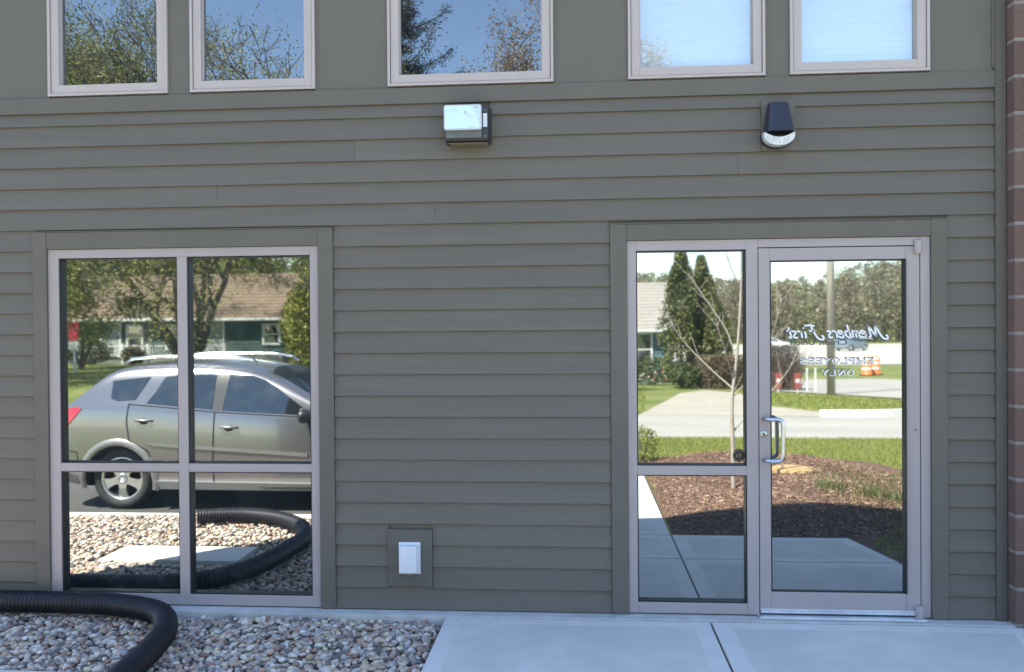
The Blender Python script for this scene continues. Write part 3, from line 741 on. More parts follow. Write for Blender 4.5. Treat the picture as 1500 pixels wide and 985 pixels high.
# ------------------------------------------------------------------ mulch bed, lawns, sapling in front of the entrance
def mulch_z(x, Y):
    e = sstep(1.9, 2.5, Y)*sstep(.7, 1.3, x)
    return -.012+e*(.05+.05*math.sin(1.3*x+.4)*math.sin(1.1*Y)+.07*sstep(1.2, 2.0, x)*sstep(2.1, 2.9, Y)*(1-sstep(2.6, 3.8, x))+.015*math.sin(5*x)*math.sin(4.3*Y+1))
drape('mulch_bed', [(.764, 1.95), (2.17, 1.95), (2.5, .05), (9, .05), (9, 3.2), (4.6, 3.8), (3.75, 4.6), (3.45, 5.4), (2.8, 5.8), (2.0, 5.95), (.764, 6.0)], .0, MULCH, .22, zf=mulch_z)
def in_mulch(x, Y):
    if x < .8 or Y < 1.98: return False
    lim = 6.0 if x < 2 else (5.95-.2*(x-2) if x < 2.8 else (5.8-1.8*(x-2.8) if x < 3.5 else 4.5-1.0*(x-3.5)))
    return Y < lim and not (x < 2.35 and Y < 1.97)
P = []
while len(P) < 26000:
    x = npr.uniform(.78, 4.3); Y = npr.uniform(1.97, 6.0)
    if in_mulch(x, Y): P.append((x, -Y, mulch_z(x, Y)+npr.uniform(.0, .016)))
P = np.array(P); n = len(P); Rm = rand_rot(n)
Rm[:, 2, :2] *= .35; sc_ = npr.uniform(.008, .025, n)
base = np.array([[-1, -.28, 0], [1, -.34, .1], [.9, .3, -.05], [-1.05, .26, .08]])
Vv = np.einsum('nij,kj->nki', Rm, base)*sc_[:, None, None]+P[:, None, :]
cc = pick([(.25, .13, .082), (.19, .10, .064), (.30, .185, .125), (.14, .075, .05), (.36, .26, .19)], n, .2)
tag(link('mulch_chips', np_mesh('mulch_chips', Vv.reshape(-1, 3), np.arange(4*n).reshape(n, 4), np.repeat(cc, 4, 0)), CHIP), kind='stuff')

def grass_patch(name, pts, h0, h1, wd, cols, lean=.5):
    P = np.array(pts); n = len(P); a = npr.uniform(0, 6.283, n); h = npr.uniform(h0, h1, n); w_ = wd*npr.uniform(.7, 1.3, n)
    d = np.stack([np.cos(a), np.sin(a), np.zeros(n)], 1); s = np.stack([-np.sin(a), np.cos(a), np.zeros(n)], 1)
    l = npr.uniform(.05, lean, n)
    v0 = P-s*w_[:, None]; v1 = P+s*w_[:, None]; v2 = P+d*(l*h)[:, None]+np.stack([0*h, 0*h, h], 1)
    V = np.stack([v0, v1, v2], 1).reshape(-1, 3); c = pick(cols, n, .15)
    return tag(link(name, np_mesh(name, V, np.arange(3*n).reshape(n, 3), np.repeat(c, 3, 0)), GRASS), kind='stuff')
GC = [(.23, .26, .04), (.18, .22, .032), (.27, .285, .055), (.30, .29, .09)]
def lawn_z(x, Y): return .035*sstep(8.2, 7.2, Y)*0+.02
drape('lawn', [(.764, 6.0), (2.0, 5.95), (2.8, 5.8), (3.45, 5.4), (3.75, 4.6), (4.6, 3.8), (9, 3.2), (60, 3.2), (60, 8.28), (.764, 8.28)], -.0, GRASSG, .7, zf=lambda x, Y: -.004)
drape('lawn', [(-90, 6.62), (.764, 6.62), (.764, 8.28), (-90, 8.28)], -.0, GRASSG, 2, zf=lambda x, Y: -.006)
P = []
while len(P) < 80000:
    x = npr.uniform(.78, 8.5); Y = npr.uniform(3.6, 8.28)
    if not in_mulch(x, Y): P.append((x, -Y, -.006))
P += [(x, -Y, mulch_z(x, Y)-.004) for x, Y in zip(npr.uniform(2.3, 4.4, 9000), npr.uniform(.15, 2.5, 9000)) if x > 2.56-.18*Y and Y < 1.75+(x-2.2)*.9]
grass_patch('grass', P, .02, .055, .0038, GC, .8)
P = []
while len(P) < 1500:           # weeds that came up through the mulch
    x = npr.normal(3.0, .45); Y = npr.normal(3.3, .7)
    if in_mulch(x, Y) and x > 2.1: P.append((x, -Y, mulch_z(x, Y)-.005))
for cx, cy in ((2.75, 3.05), (2.95, 2.9), (2.45, 3.5)):
    for _ in range(220): P.append((cx+npr.normal(0, .07), -cy+npr.normal(0, .07), mulch_z(cx, cy)))
grass_patch('weeds', P, .03, .12, .004, [(.14, .15, .05), (.20, .18, .08), (.09, .14, .03)], .9)
P = [(x, -Y, gz(x, Y)-.03) for x, Y in zip(npr.uniform(5.2, 16, 26000), npr.uniform(13.6, 26, 26000))
     if (Y > 14.9 or x < 6.2) and Y < 26-(x-6)*2.0]
P += [(x, -Y, gz(x, Y)-.03) for x, Y in zip(npr.uniform(-6, 2.6, 14000), npr.uniform(13.8, 30, 14000)) if x < 1.4+.08*(Y-13.6)]
P += [(x, -Y, -.03) for x, Y in zip(npr.uniform(-32, -10, 14000), npr.uniform(13.8, 38, 14000))]
grass_patch('verge_grass', P, .04, .09, .012, GC, .8)

# round cover flush in the mulch
q = MB(); zc = mulch_z(2.38, 4.55); q.lathe([(.25, -.05), (.25, .02), (.235, .03), (.12, .036), (0, .038)], (2.38, -4.55, zc), n=28)
tag(q.build('utility_cover', mat('tan_cover', (.46, .30, .14), .7, c2=(.38, .24, .11), scale=8), None, True), 'round tan cover lying in the mulch bed', 'cover')

# ------------------------------------------------------------------ trees
def perp(d):
    a = d.orthogonal().normalized(); b = d.cross(a); t = rng.uniform(0, 6.283); return a*math.cos(t)+b*math.sin(t)
def grow(segs, tips, p, d, L, r, lev, kids, ang, up_, wig, shrink=.72, rs=.62):
    n = 4; pts = [(p.copy(), r)]
    for i in range(n):
        d = (d+Vector((rng.gauss(0, wig), rng.gauss(0, wig), rng.gauss(0, wig)+up_))).normalized()
        p = p+d*(L/n); rr = r*(1-(1-rs)*(i+1)/n); pts.append((p.copy(), rr))
        if lev > 0 and i >= 1:
            for _ in range(kids if i < n-1 else kids+1):
                if rng.random() < .35 and i < n-1: continue
                a = R(rng.uniform(*ang)); nd = (d*math.cos(a)+perp(d)*math.sin(a)).normalized()
                grow(segs, tips, p.copy(), nd, L*shrink*rng.uniform(.75, 1.1), rr*.62, lev-1, kids, ang, up_, wig, shrink, rs)
    segs.append(pts)
    if lev <= 1: tips += [q for q, _ in pts[1:]]
def tree(name, loc, label, cat, H, r, stems=1, lev=4, kids=1, ang=(25, 55), up_=.05, wig=.12, shrink=.7, leafn=4, leaf=.09, spread=.25, cols=((.1, .14, .03),), first=.35, group=None, bark=BARK, seed=1, flat=False, lean=0.3):
    global rng
    old = rng; rng = random.Random(seed); segs = []; tips = []
    for s in range(stems):
        a = 6.283*s/stems+.4; d = Vector((math.cos(a)*lean, math.sin(a)*lean, 1)).normalized() if stems > 1 else Vector((0, 0, 1))
        grow(segs, tips, Vector((0, 0, -.05)), d, H*first, r, lev, kids, ang, up_, wig, shrink)
    rng = old
    root = empty(name, loc, label, cat, group)
    q = MB()
    for pts in segs:
        rr = [max(x[1], .013 if H > 10 else .004) for x in pts]; q.tube([x[0] for x in pts], rr, 7 if rr[0] > .05 else (4 if rr[0] > .015 else 3), cap=False)
    me = bpy.data.meshes.new('trunk'); me.from_pydata(q.v, [], q.f); o = link('trunk', me, bark, None, smooth=True); o.parent = root
    if leafn > 0 and tips:
        T = np.array([t[:] for t in tips]); T = np.repeat(T, leafn, 0); T = T+npr.normal(0, spread, T.shape)
        V, F, C = cards(T, leaf, pick(cols, len(T), .22)); o = link('crown', np_mesh('crown', V, F, C), LEAF); o.parent = root
    return root
# sapling in the mulch: pale stem and steep bare branches
sap = empty('sapling', (1.60, -3.84, 0), 'slender bare sapling with pale stem growing in the mulch', 'tree')
def catpts(P, n=6): return catmull(P, n)
def limb(pts, r0, r1, parent, name):
    P = catpts(pts); q = MB(); q.tube(P, [r0+(r1-r0)*i/(len(P)-1) for i in range(len(P))], 7 if r0 > .012 else 4, cap=False)
    rs = random.Random(int(1000*abs(pts[-1][0])))
    for k in range(7):            # side twigs
        p = P[rs.randint(len(P)//3, len(P)-2)]; d = (P[-1]-P[0]).normalized(); L = rs.uniform(.12, .38)
        e = p+(d+Vector((rs.gauss(0, .55), rs.gauss(0, .55), .35))).normalized()*L
        q.tube([p, p.lerp(e, .5)+Vector((0, 0, -.012)), e], [max(r1*.9, .003), .0026, .0015], 3, cap=False)
    return q.build(name, PALEBARK, parent, True)
limb([(1.60, -3.84, -.05), (1.595, -3.845, .5), (1.59, -3.85, .95), (1.645, -3.86, 1.42), (1.69, -3.86, 2.1), (1.70, -3.88, 2.9), (1.74, -3.9, 3.9)], .026, .006, sap, 'trunk')
for pts, r0 in (([(1.59, -3.85, 1.08), (1.42, -3.95, 1.24), (1.22, -4.05, 1.45), (1.08, -4.1, 1.62), (.95, -4.15, 1.85)], .011),
                ([(1.60, -3.85, 1.18), (1.52, -3.75, 1.42), (1.42, -3.68, 1.72), (1.34, -3.64, 2.1)], .010),
                ([(1.63, -3.86, 1.38), (1.55, -3.95, 1.68), (1.36, -4.05, 2.0), (1.18, -4.12, 2.3)], .010),
                ([(1.60, -3.85, .62), (1.75, -3.92, .78), (1.98, -4.0, 1.0), (2.2, -4.05, 1.25), (2.34, -4.1, 1.55)], .011),
                ([(1.61, -3.85, 1.0), (1.78, -3.78, 1.22), (1.95, -3.7, 1.6), (2.05, -3.66, 2.0)], .009),
                ([(1.66, -3.86, 1.6), (1.78, -3.9, 1.9), (1.98, -3.97, 2.3), (2.08, -4.0, 2.8)], .009),
                ([(1.69, -3.86, 2.1), (1.55, -3.8, 2.4), (1.42, -3.74, 2.9)], .008),
                ([(1.70, -3.88, 2.6), (1.85, -3.85, 2.9), (1.95, -3.82, 3.4)], .007)):
    limb(pts, r0, .003, sap, 'branch')
# shrub by the walk
def bush(name, loc, rx, rz, n, leaf, cols, label, cat='shrub', group=None, stems=9, hollow=.45):
    root = empty(name, loc, label, cat, group)
    d = npr.normal(size=(n, 3)); d /= np.linalg.norm(d, axis=1)[:, None]
    rr = npr.uniform(hollow, 1, n)**.7*(1+.18*np.sin(5*d[:, 0]+3*d[:, 2])*np.cos(4*d[:, 1]))
    P = d*rr[:, None]*np.array([rx, rx, rz]); P[:, 2] += rz*.95; P = P[P[:, 2] > .0]
    V, F, C = cards(P, leaf, pick(cols, len(P), .25)); o = link('foliage', np_mesh('foliage', V, F, C), LEAF); o.parent = root
    q = MB()
    for k in range(stems):
        a = k*2.4; e = Vector((math.cos(a)*rx*.6, math.sin(a)*rx*.6, rz*1.5)); q.tube([(0, 0, -.05), e*.5+Vector((0, 0, .1)), e], [.02*rz+.004, .012*rz+.003, .003], 4, cap=False)
    o = q.build('stem', BARK, None); o.parent = root
    return root
bush('flowering_shrub', (.82, -5.9, 0), .24, .24, 900, .035, ((.22, .25, .05), (.17, .21, .035), (.28, .28, .08)), 'small yellow-green shrub beside the walk at the lawn edge')

# large trees behind the photographer, seen in the glass
YG = ((.27, .27, .07), (.22, .23, .06), (.31, .28, .11), (.17, .185, .055))
tree('shade_tree', (-15.9, -29, 0), 'big many-stemmed shade tree coming into leaf before the brown-roofed house', 'tree', 21, .17, stems=6, lev=6, kids=1, ang=(18, 48), up_=.03, wig=.12, shrink=.70, leafn=2, leaf=.10, spread=.38, cols=YG, first=.27, seed=5, lean=.55)
tree('shade_tree', (-21.2, -25.5, 0), 'dense shade tree with fresh olive leaves beyond the parked car', 'tree', 19, .20, stems=3, lev=6, kids=1, ang=(20, 52), up_=.03, wig=.12, shrink=.71, leafn=6, leaf=.10, spread=.42, cols=YG, first=.30, seed=21, lean=.28)
tree('young_tree', (-23.0, -33, 0), 'low spreading green tree before the porch of the ranch house', 'tree', 7.0, .09, stems=3, lev=4, kids=1, ang=(25, 55), up_=.03, wig=.12, shrink=.72, leafn=6, leaf=.16, spread=.3, cols=((.22, .25, .06), (.17, .21, .05), (.26, .26, .09)), first=.36, seed=77, lean=.35)
tree('thin_tree', (-7.35, -21, 0), 'thin open tree with pale new leaves', 'tree', 13.4, .10, stems=3, lev=4, kids=1, ang=(18, 40), up_=.06, wig=.09, shrink=.68, leafn=7, leaf=.08, spread=.25, cols=((.26, .24, .08), (.22, .22, .07), (.28, .21, .10)), first=.34, seed=8, lean=.34)
tree('maple_tree', (.6, -48, gz(.6, 48)), 'tall budding maple with rusty new leaves behind the teal house', 'tree', 28, .27, stems=4, lev=5, kids=1, ang=(20, 46), up_=.045, wig=.10, shrink=.66, leafn=14, leaf=.14, spread=.40, cols=((.30, .17, .08), (.26, .18, .07), (.28, .23, .07), (.22, .12, .06)), first=.30, seed=31, lean=.32)
# spruce
def spruce(loc, H, rad, label, seed):
    rs = random.Random(seed); root = empty('spruce_tree', loc, label, 'tree'); q = MB(); q.tube([(0, 0, -.1), (0, 0, H*.5), (0, 0, H)], [.22, .13, .02], 8)
    pts = []; dirs = []
    z = 1.2
    while z < H-.4:
        k = rs.randint(5, 7); rr = rad*(1-z/H)**.8*rs.uniform(.75, 1.15)+.15
        for i in range(k):
            a = rs.uniform(0, 6.283); L = rr*rs.uniform(.6, 1.15); rise = .25 if z > H*.45 else -.05
            prev = Vector((0, 0, z)); br = [prev]
            for s in range(1, 6):
                t = s/5; br.append(Vector((math.cos(a)*L*t, math.sin(a)*L*t, z-.25*L*t*(1-t)*2+rise*L*t*t)))
            q.tube(br, [.03*(1-.15*s) for s in range(6)], 4, cap=False)
            for s in range(5):
                for _ in range(int(70*L/1.5)+10):
                    t = rs.random(); pp = br[s].lerp(br[s+1], t); wv = .16*L**.5*(1.1-s/6)
                    pts.append((pp.x+rs.gauss(0, wv), pp.y+rs.gauss(0, wv), pp.z+rs.gauss(-.06, .08)))
        z += rs.uniform(.35, .6)
    o = q.build('trunk', BARK, None); o.parent = root
    V, F, C = cards(np.array(pts), .12, pick([(.045, .06, .032), (.06, .065, .038), (.075, .055, .032), (.035, .05, .028)], len(pts), .2), aspect=.22)
    o = link('crown', np_mesh('crown', V, F, C), LEAF); o.parent = root
spruce((-5.35, -20, 0), 17, 3.7, 'tall dark spruce with drooping limbs across the road', 4)
# clipped evergreen columns by the teal house
def column(loc, H, r, label, cols, n=5200, leaf=.16, cat='tree', name='arborvitae', taper=.85):
    root = empty(name, loc, label, cat, 'columnar evergreens by the driveway' if name == 'arborvitae' else None)
    z = npr.random(n)**.9; a = npr.uniform(0, 6.283, n); prof = np.clip(np.minimum(z*9, 1), 0, 1)*(1-taper*z**2.6)
    rr = r*prof*(.55+.45*npr.random(n)**.4)*(1+.20*np.sin(3*a+9*z)+.16*np.sin(19*z+2*a)+.12*npr.normal(size=n))
    P = np.stack([rr*np.cos(a), rr*np.sin(a), z*H], 1)
    V, F, C = cards(P, leaf, pick(cols, n, .28)); o = link('crown', np_mesh('crown', V, F, C), LEAF); o.parent = root
    q = MB(); q.tube([(0, 0, -.05), (0, 0, H*.9)], [.09, .02], 6); o = q.build('trunk', BARK, None); o.parent = root
ARB = ((.11, .13, .035), (.08, .105, .03), (.15, .155, .045), (.19, .17, .06))
g30 = gz(5, 30)
column((4.15, -30, g30), 5.7, .78, 'taller dark evergreen column beside the teal house', ARB)
column((5.05, -30.5, g30), 5.3, .72, 'narrower dark evergreen column behind the driveway', ARB)
column((5.55, -29.6, g30), 3.4, .62, 'low rounded evergreen at the end of the driveway', ARB, 3200)
bush('evergreen_bush', (-10.05, -27, 0), 1.2, 2.0, 8000, .17, ((.27, .27, .06), (.32, .31, .08), (.18, .195, .05)), 'big yellow-green bush at the end of the ranch house', hollow=.6)
for i, (x, Y, s) in enumerate(((-25.5, 38.3, .9), (-27.4, 38.3, .7), (-23.4, 38.4, .6))):
    bush('foundation_shrub', (x, -Y, 0), s, s*.8, 900, .16, ((.06, .07, .03), (.09, .09, .04), (.12, .09, .06)), 'dark foundation shrub before the ranch house porch', group='shrubs along the ranch house')
for i, (x, Y, s) in enumerate(((3.3, 32.5, .62), (2.2, 32.8, .55), (4.2, 28.4, .5))):
    bush('border_shrub', (x, -Y, gz(x, Y)), s*1.4, s, 1200, .13, ((.06, .085, .025), (.09, .11, .03), (.12, .14, .05)), 'low green shrub in the border under the teal house', group='shrubs under the teal house')
for i in range(14):
    x = npr.uniform(2.3, 4.0); Y = npr.uniform(30.6, 31.8); q = MB(); zz = gz(x, Y)
    q.tube([(0, 0, -.05), (.02, 0, .35)], [.012, .008], 4); f = MB(); f.lathe([(.015, .33), (.045, .37), (.04, .41), (0, .42)], (.02, 0, 0), n=8)
    rt_ = empty('garden_flower', (x, -Y, zz), ['pale pink flower in the border under the teal house', 'white flower in the border under the teal house', 'red flower in the border under the teal house'][i % 3], 'flower', 'flowers in the border')
    o = q.build('stem', mat('stem_green', (.07, .11, .03), .8), None); o.parent = rt_
    o = f.build('bloom', [mat('bloom_pink', (.6, .4, .36), .8), mat('bloom_white', (.7, .68, .6), .8), mat('bloom_red', (.5, .08, .05), .8)][i % 3], None, True); o.parent = rt_
    rt_.scale = (npr.uniform(.7, 1.1),)*2+(npr.uniform(.45, 1.5),)
# twiggy hedge rows beyond the driveway
def hedge(name, x0, x1, Y, H, cols, label, n=9000, tw=420):
    root = empty(name, ((x0+x1)/2, -Y, gz(x0, Y)), label, 'hedge'); h = (x1-x0)/2
    q = MB()
    for k in range(tw):
        a = rng.uniform(-h, h); b = rng.gauss(0, .25); p0 = Vector((a, b, -.05)); d = Vector((rng.gauss(0, .3), rng.gauss(0, .3), 1)).normalized(); L = H*rng.uniform(.6, 1.05)
        q.tube([p0, p0+d*L*.5, p0+d*L+Vector((rng.gauss(0, .1), 0, 0))], [.012, .008, .004], 3, cap=False)
    me = bpy.data.meshes.new('twigs'); me.from_pydata(q.v, [], q.f); o = link('twigs', me, mat('hedge_twig', (.16, .11, .085), .9)); o.parent = root; o['kind'] = 'stuff'
    P = np.stack([npr.uniform(-h, h, n), npr.normal(0, .35, n), H*npr.random(n)**.8], 1)
    V, F, C = cards(P, .09, pick(cols, n, .25)); o = link('foliage', np_mesh('foliage', V, F, C), LEAF); o.parent = root
hedge('brown_hedge', 4.7, 6.5, 28.5, 1.25, ((.16, .10, .06), (.14, .12, .05), (.2, .15, .09)), 'low brown hedge in new leaf across the end of the driveway')
hedge('twiggy_thicket', 6.7, 7.9, 26.6, 1.6, ((.14, .11, .09), (.11, .10, .08)), 'grey leafless thicket beside the lawn', 3000, 500)

# ------------------------------------------------------------------ the far wood
P = []; C = []; tq = MB()
for k in range(1500):
    x = npr.uniform(-110, 230); Y = npr.uniform(132, 175); H = npr.uniform(8, 9.8)+1.1*math.sin(x*.045+1.1)+.6*math.sin(x*.13)+(Y-132)*.06+4.2*sstep(36, 64, x); g0 = -.9*sstep(-10, -2, x)
    base_c = np.array([(.225, .195, .14), (.25, .22, .155), (.20, .205, .105), (.24, .23, .12), (.20, .17, .135)][npr.integers(0, 5)])
    n = 230; z = npr.random(n)**.75; rr = H*.31*np.sin(np.pi*np.clip(z*.85+.12, 0, 1))*npr.random(n)**.5; a = npr.uniform(0, 6.283, n)
    P.append(np.stack([x+rr*np.cos(a), -Y+rr*np.sin(a), g0+z*H+.3], 1)); C.append(np.clip(base_c*(1+.12*npr.normal(size=(n, 1))), .01, .5))
    if Y < 150: tq.tube([(x, -Y, g0-.2), (x, -Y, g0+H*.8)], [.16, .05], 4, cap=False)
V, F, Cc = cards(np.concatenate(P), .48, np.concatenate(C), aspect=.7)
far = tag(link('far_wood', np_mesh('far_wood', V, F, Cc), LEAF), 'hazy belt of spring trees along the far side of the highway', 'trees', kind='stuff')
o = tq.build('far_trunks', BARK, far); tag(o, kind='stuff')
for i, (x, Y, H, s) in enumerate(((-33, 52, 12, 41), (-41, 50, 13, 42), (-26, 56, 10, 43), (-17, 54, 9, 44), (-50, 47, 13, 45))):
    tree('backyard_tree', (x, -Y, 0), ('tall leafy tree behind the left half of the ranch roof', 'broad leafy tree behind the far end of the ranch roof', 'shorter leafy tree behind the middle of the ranch roof', 'smallest leafy tree behind the bushy end of the ranch house', 'tall leafy tree standing beyond the ranch house gable')[i], 'tree', H, .2, stems=2, lev=4, kids=1, ang=(22, 50), up_=.04, wig=.1, shrink=.72, leafn=14, leaf=.42, spread=.7, cols=((.14, .18, .04), (.11, .15, .03), (.19, .21, .06)), first=.33, seed=s, group='trees behind the ranch house', lean=.25)

# ------------------------------------------------------------------ cars
def lerp_table(tab, x):
    if x <= tab[0][0]: return tab[0][1]
    for (a, va), (b, vb) in zip(tab[:-1], tab[1:]):
        if x <= b: return va+(vb-va)*(x-a)/(b-a)
    return tab[-1][1]
ZT = [(-.84, .64), (-.82, .88), (-.74, 1.00), (-.56, 1.10), (-.38, 1.27), (-.22, 1.42), (-.05, 1.49), (.4, 1.525), (.9, 1.525), (1.3, 1.49), (1.55, 1.42), (1.95, 1.20), (2.28, 1.02), (2.7, .96), (3.1, .88), (3.38, .77), (3.5, .58)]
WX = [(-.84, .60), (-.80, .74), (-.62, .83), (-.3, .872), (.2, .885), (1.8, .885), (2.6, .875), (3.1, .82), (3.38, .68), (3.5, .46)]
BELT = [(-.84, 1.06), (.0, 1.08), (2.0, .955), (3.5, .90)]
ZB = [(-.84, .36), (-.6, .24), (0, .20), (2.9, .20), (3.3, .22), (3.5, .34)]
def car_body_mesh():
    xs = [-.84, -.82, -.74, -.62, -.48, -.34, -.2, -.05, .2, .5, .8, 1.1, 1.4, 1.65, 1.9, 2.1, 2.28, 2.5, 2.8, 3.05, 3.25, 3.4, 3.48, 3.5]
    V = []; n = 0; rows = []
    for x in xs:
        zt = lerp_table(ZT, x); w_ = lerp_table(WX, x); zb = lerp_table(ZB, x); bl = min(lerp_table(BELT, x), zt-.07)
        h = max(zt-bl, .07); we = w_*.955
        def gy(zz): return we-.36*max(zz-bl, 0)
        pr = [(0, zb-.012), (w_*.88, zb), (w_*.965, zb+.035), (w_*.985, zb+.16), (w_, zb+(bl-zb)*.45), (w_*.992, zb+(bl-zb)*.75), (w_*.972, bl-.03), (we, bl),
              (gy(bl+h*.4), bl+h*.4), (gy(bl+h*.80), bl+h*.80), (gy(bl+h*.80)-.075, zt-.022), (gy(bl+h)*.5, zt-.004), (0, zt+.006)]
        rows.append([(x, y, z) for y, z in pr])
    k = len(rows[0]); b = bmesh.new(); grid = []
    for r_ in rows:
        left = [b.verts.new((p[0], p[1], p[2])) for p in r_]
        right = [left[0]]+[b.verts.new((p[0], -p[1], p[2])) for p in r_[1:-1]]+[left[-1]]
        grid.append((left, right))
    for (l0, r0), (l1, r1) in zip(grid[:-1], grid[1:]):
        for i in range(k-1):
            b.faces.new((l0[i], l1[i], l1[i+1], l0[i+1])); b.faces.new((r0[i], r0[i+1], r1[i+1], r1[i]))
    for (l, r_), flip in ((grid[0], False), (grid[-1], True)):
        for i in range(1, k-2): b.faces.new((l[i], l[i+1], r_[i+1], r_[i]))
        b.faces.new((l[0], l[1], r_[1])); b.faces.new((l[k-2], l[k-1], r_[k-2]))
    bmesh.ops.recalc_face_normals(b, faces=b.faces)
    me = bpy.data.meshes.new('car_shell'); b.to_mesh(me); b.free(); return me
PAINT_IDX = {}
def make_car(name, loc, rotz, label, paint, clad, detail=True, scale=1.0, zlot=0.):
    root = empty(name, (0, 0, 0), label, 'car')
    WELL = mat('wheel_well', (.010, .010, .011), .9); TYRE = mat('tyre_rubber', (.020, .020, .021), .75, c2=(.03, .03, .03), scale=20); RIM = mat('alloy', (.62, .62, .60), .25, .9)
    CG = mirror_glass('car_glass_'+name, .13, (.9, .97, 1.), (.012, .016, .020), wave=0.)
    # solid shell: subdivided, wheel arches cut out
    o = bpy.data.objects.new('shell', car_body_mesh()); col.objects.link(o); o.data.materials.append(paint); o.data.materials.append(WELL)
    sm = o.modifiers.new('s', 'SUBSURF'); sm.levels = 2; sm.render_levels = 2
    cut = MB()
    for x in (0, 2.6):
        for s in (-1, 1):
            cut.lathe([(.365, s*1.2), (.365, s*.56)], (x, 0, .30), 'y', 40, mi=1)
    cm = cut.mesh('cut'); cm.materials.append(paint); cm.materials.append(WELL)
    co = bpy.data.objects.new('cut', cm); col.objects.link(co)
    bo = o.modifiers.new('b', 'BOOLEAN'); bo.operation = 'DIFFERENCE'; bo.object = co; bo.solver = 'EXACT'; bo.use_self = True
    bpy.context.view_layer.update()
    dg = bpy.context.evaluated_depsgraph_get()
    me = bpy.data.meshes.new_from_object(o.evaluated_get(dg), depsgraph=dg)
    bpy.data.objects.remove(o); bpy.data.objects.remove(co)
    for p_ in me.polygons:
        c = p_.center
        if any((c.x-x)**2+(c.z-.30)**2 < .369**2 and abs(c.y) < .87 for x in (0, 2.6)) and c.z > .24 and p_.area > .0: p_.material_index = 1
    body = link('body', me, None, root, smooth=True)
    if len(me.materials) == 0: me.materials.append(paint); me.materials.append(WELL)
    bb = bmesh.new(); bb.from_mesh(me); bvh = BVHTree.FromBMesh(bb); bb.free()
    def side_y(x, z, s):
        h = bvh.ray_cast(Vector((x, s*3, z)), Vector((0, -s, 0)))
        return abs(h[0].y) if h[0] is not None else .85
    def panel(pname, poly, m_, s, off=.006, step=.07, parent=None, thick=.0):
        b = bmesh.new(); b.faces.new([b.verts.new((x, 0, z)) for x, z in poly])
        for lo, hi, n_ in ((min(p[0] for p in poly), max(p[0] for p in poly), (1, 0, 0)), (min(p[1] for p in poly), max(p[1] for p in poly), (0, 0, 1))):
            t = lo+step
            while t < hi:
                bmesh.ops.bisect_plane(b, geom=b.verts[:]+b.edges[:]+b.faces[:], plane_co=(t*n_[0], 0, t*n_[2]), plane_no=n_); t += step
        for v in b.verts: v.co.y = s*(side_y(v.co.x, v.co.z, s)+off)
        if thick:
            r_ = bmesh.ops.extrude_face_region(b, geom=b.faces[:])
            for v in r_['geom']:
                if isinstance(v, bmesh.types.BMVert): v.co.y += s*thick
        bmesh.ops.recalc_face_normals(b, faces=b.faces)
        for f in b.faces:
            if not thick and f.normal.y*s < 0: f.normal_flip()
        me2 = bpy.data.meshes.new(pname); b.to_mesh(me2); b.free(); return link(pname, me2, m_, parent or root, smooth=not thick)
    def strip(pts, wd, m_, s, pname, off=.005):
        for (a, b_) in zip(pts[:-1], pts[1:]):
            a_ = Vector(a); c_ = Vector(b_); d = (c_-a_).normalized(); n_ = Vector((-d.y, d.x))*wd/2
        poly = [Vector(p) for p in pts]; up_, dn = [], []
        for i, p in enumerate(poly):
            d = (poly[min(i+1, len(poly)-1)]-poly[max(i-1, 0)]).normalized(); n_ = Vector((-d.y, d.x))*wd/2; up_.append(p+n_); dn.append(p-n_)
        return panel(pname, [tuple(q) for q in up_+dn[::-1]], m_, s, off, .09)
    SEAM = mat('panel_gap', (.012, .012, .012), .8); CHROME = mat('bright_trim', (.75, .75, .73), .18, 1.); RED = mat('tail_red', (.42, .015, .02), .2, coat=1.)
    for s in (1, -1):
        panel('quarter_window', [(-.10, 1.325), (.30, 1.365), (.17, 1.135), (-.02, 1.125), (-.09, 1.15)], CG, s)
        panel('rear_door_window', [(.30, 1.10), (.37, 1.20), (.455, 1.36), (.60, 1.385), (.995, 1.395), (1.0, 1.04)], CG, s)
        panel('front_door_window', [(1.105, 1.03), (1.135, 1.39), (1.38, 1.37), (1.50, 1.33), (1.66, 1.24), (1.95, 1.04), (1.95, .985)], CG, s)
        if not detail: continue
        panel('pillar', [(1.0, 1.03), (.998, 1.395), (1.134, 1.39), (1.104, 1.03)], mat('pillar_black', (.03, .03, .033), .4), s, .003)
        strip([(.115, 1.10), (.10, .92), (.13, .72), (.33, .62), (.40, .40), (.40, .25)], .012, SEAM, s, 'door_gap')
        strip([(1.03, 1.02), (1.02, .62), (1.02, .25)], .012, SEAM, s, 'door_gap')
        strip([(1.99, .96), (2.06, .75), (2.06, .3)], .012, SEAM, s, 'door_gap')
        strip([(.115, 1.09), (.5, 1.06), (1.03, 1.015), (1.95, .965)], .010, SEAM, s, 'belt_seal')
        panel('door_moulding', [(.33, .700), (2.0, .605), (2.0, .570), (.40, .672)], clad, s, .004, .1, thick=.014)
        panel('rocker_cladding', [(.40, .315), (2.2, .300), (2.2, .215), (.40, .225)], mat('sill_silver', (.62, .61, .59), .32, .4), s, .003, .12, thick=.022)
        panel('tail_light', [(-.70, 1.02), (-.46, 1.065), (-.40, 1.045), (-.50, .93), (-.62, .80), (-.72, .80)], RED, s, .008, .06)
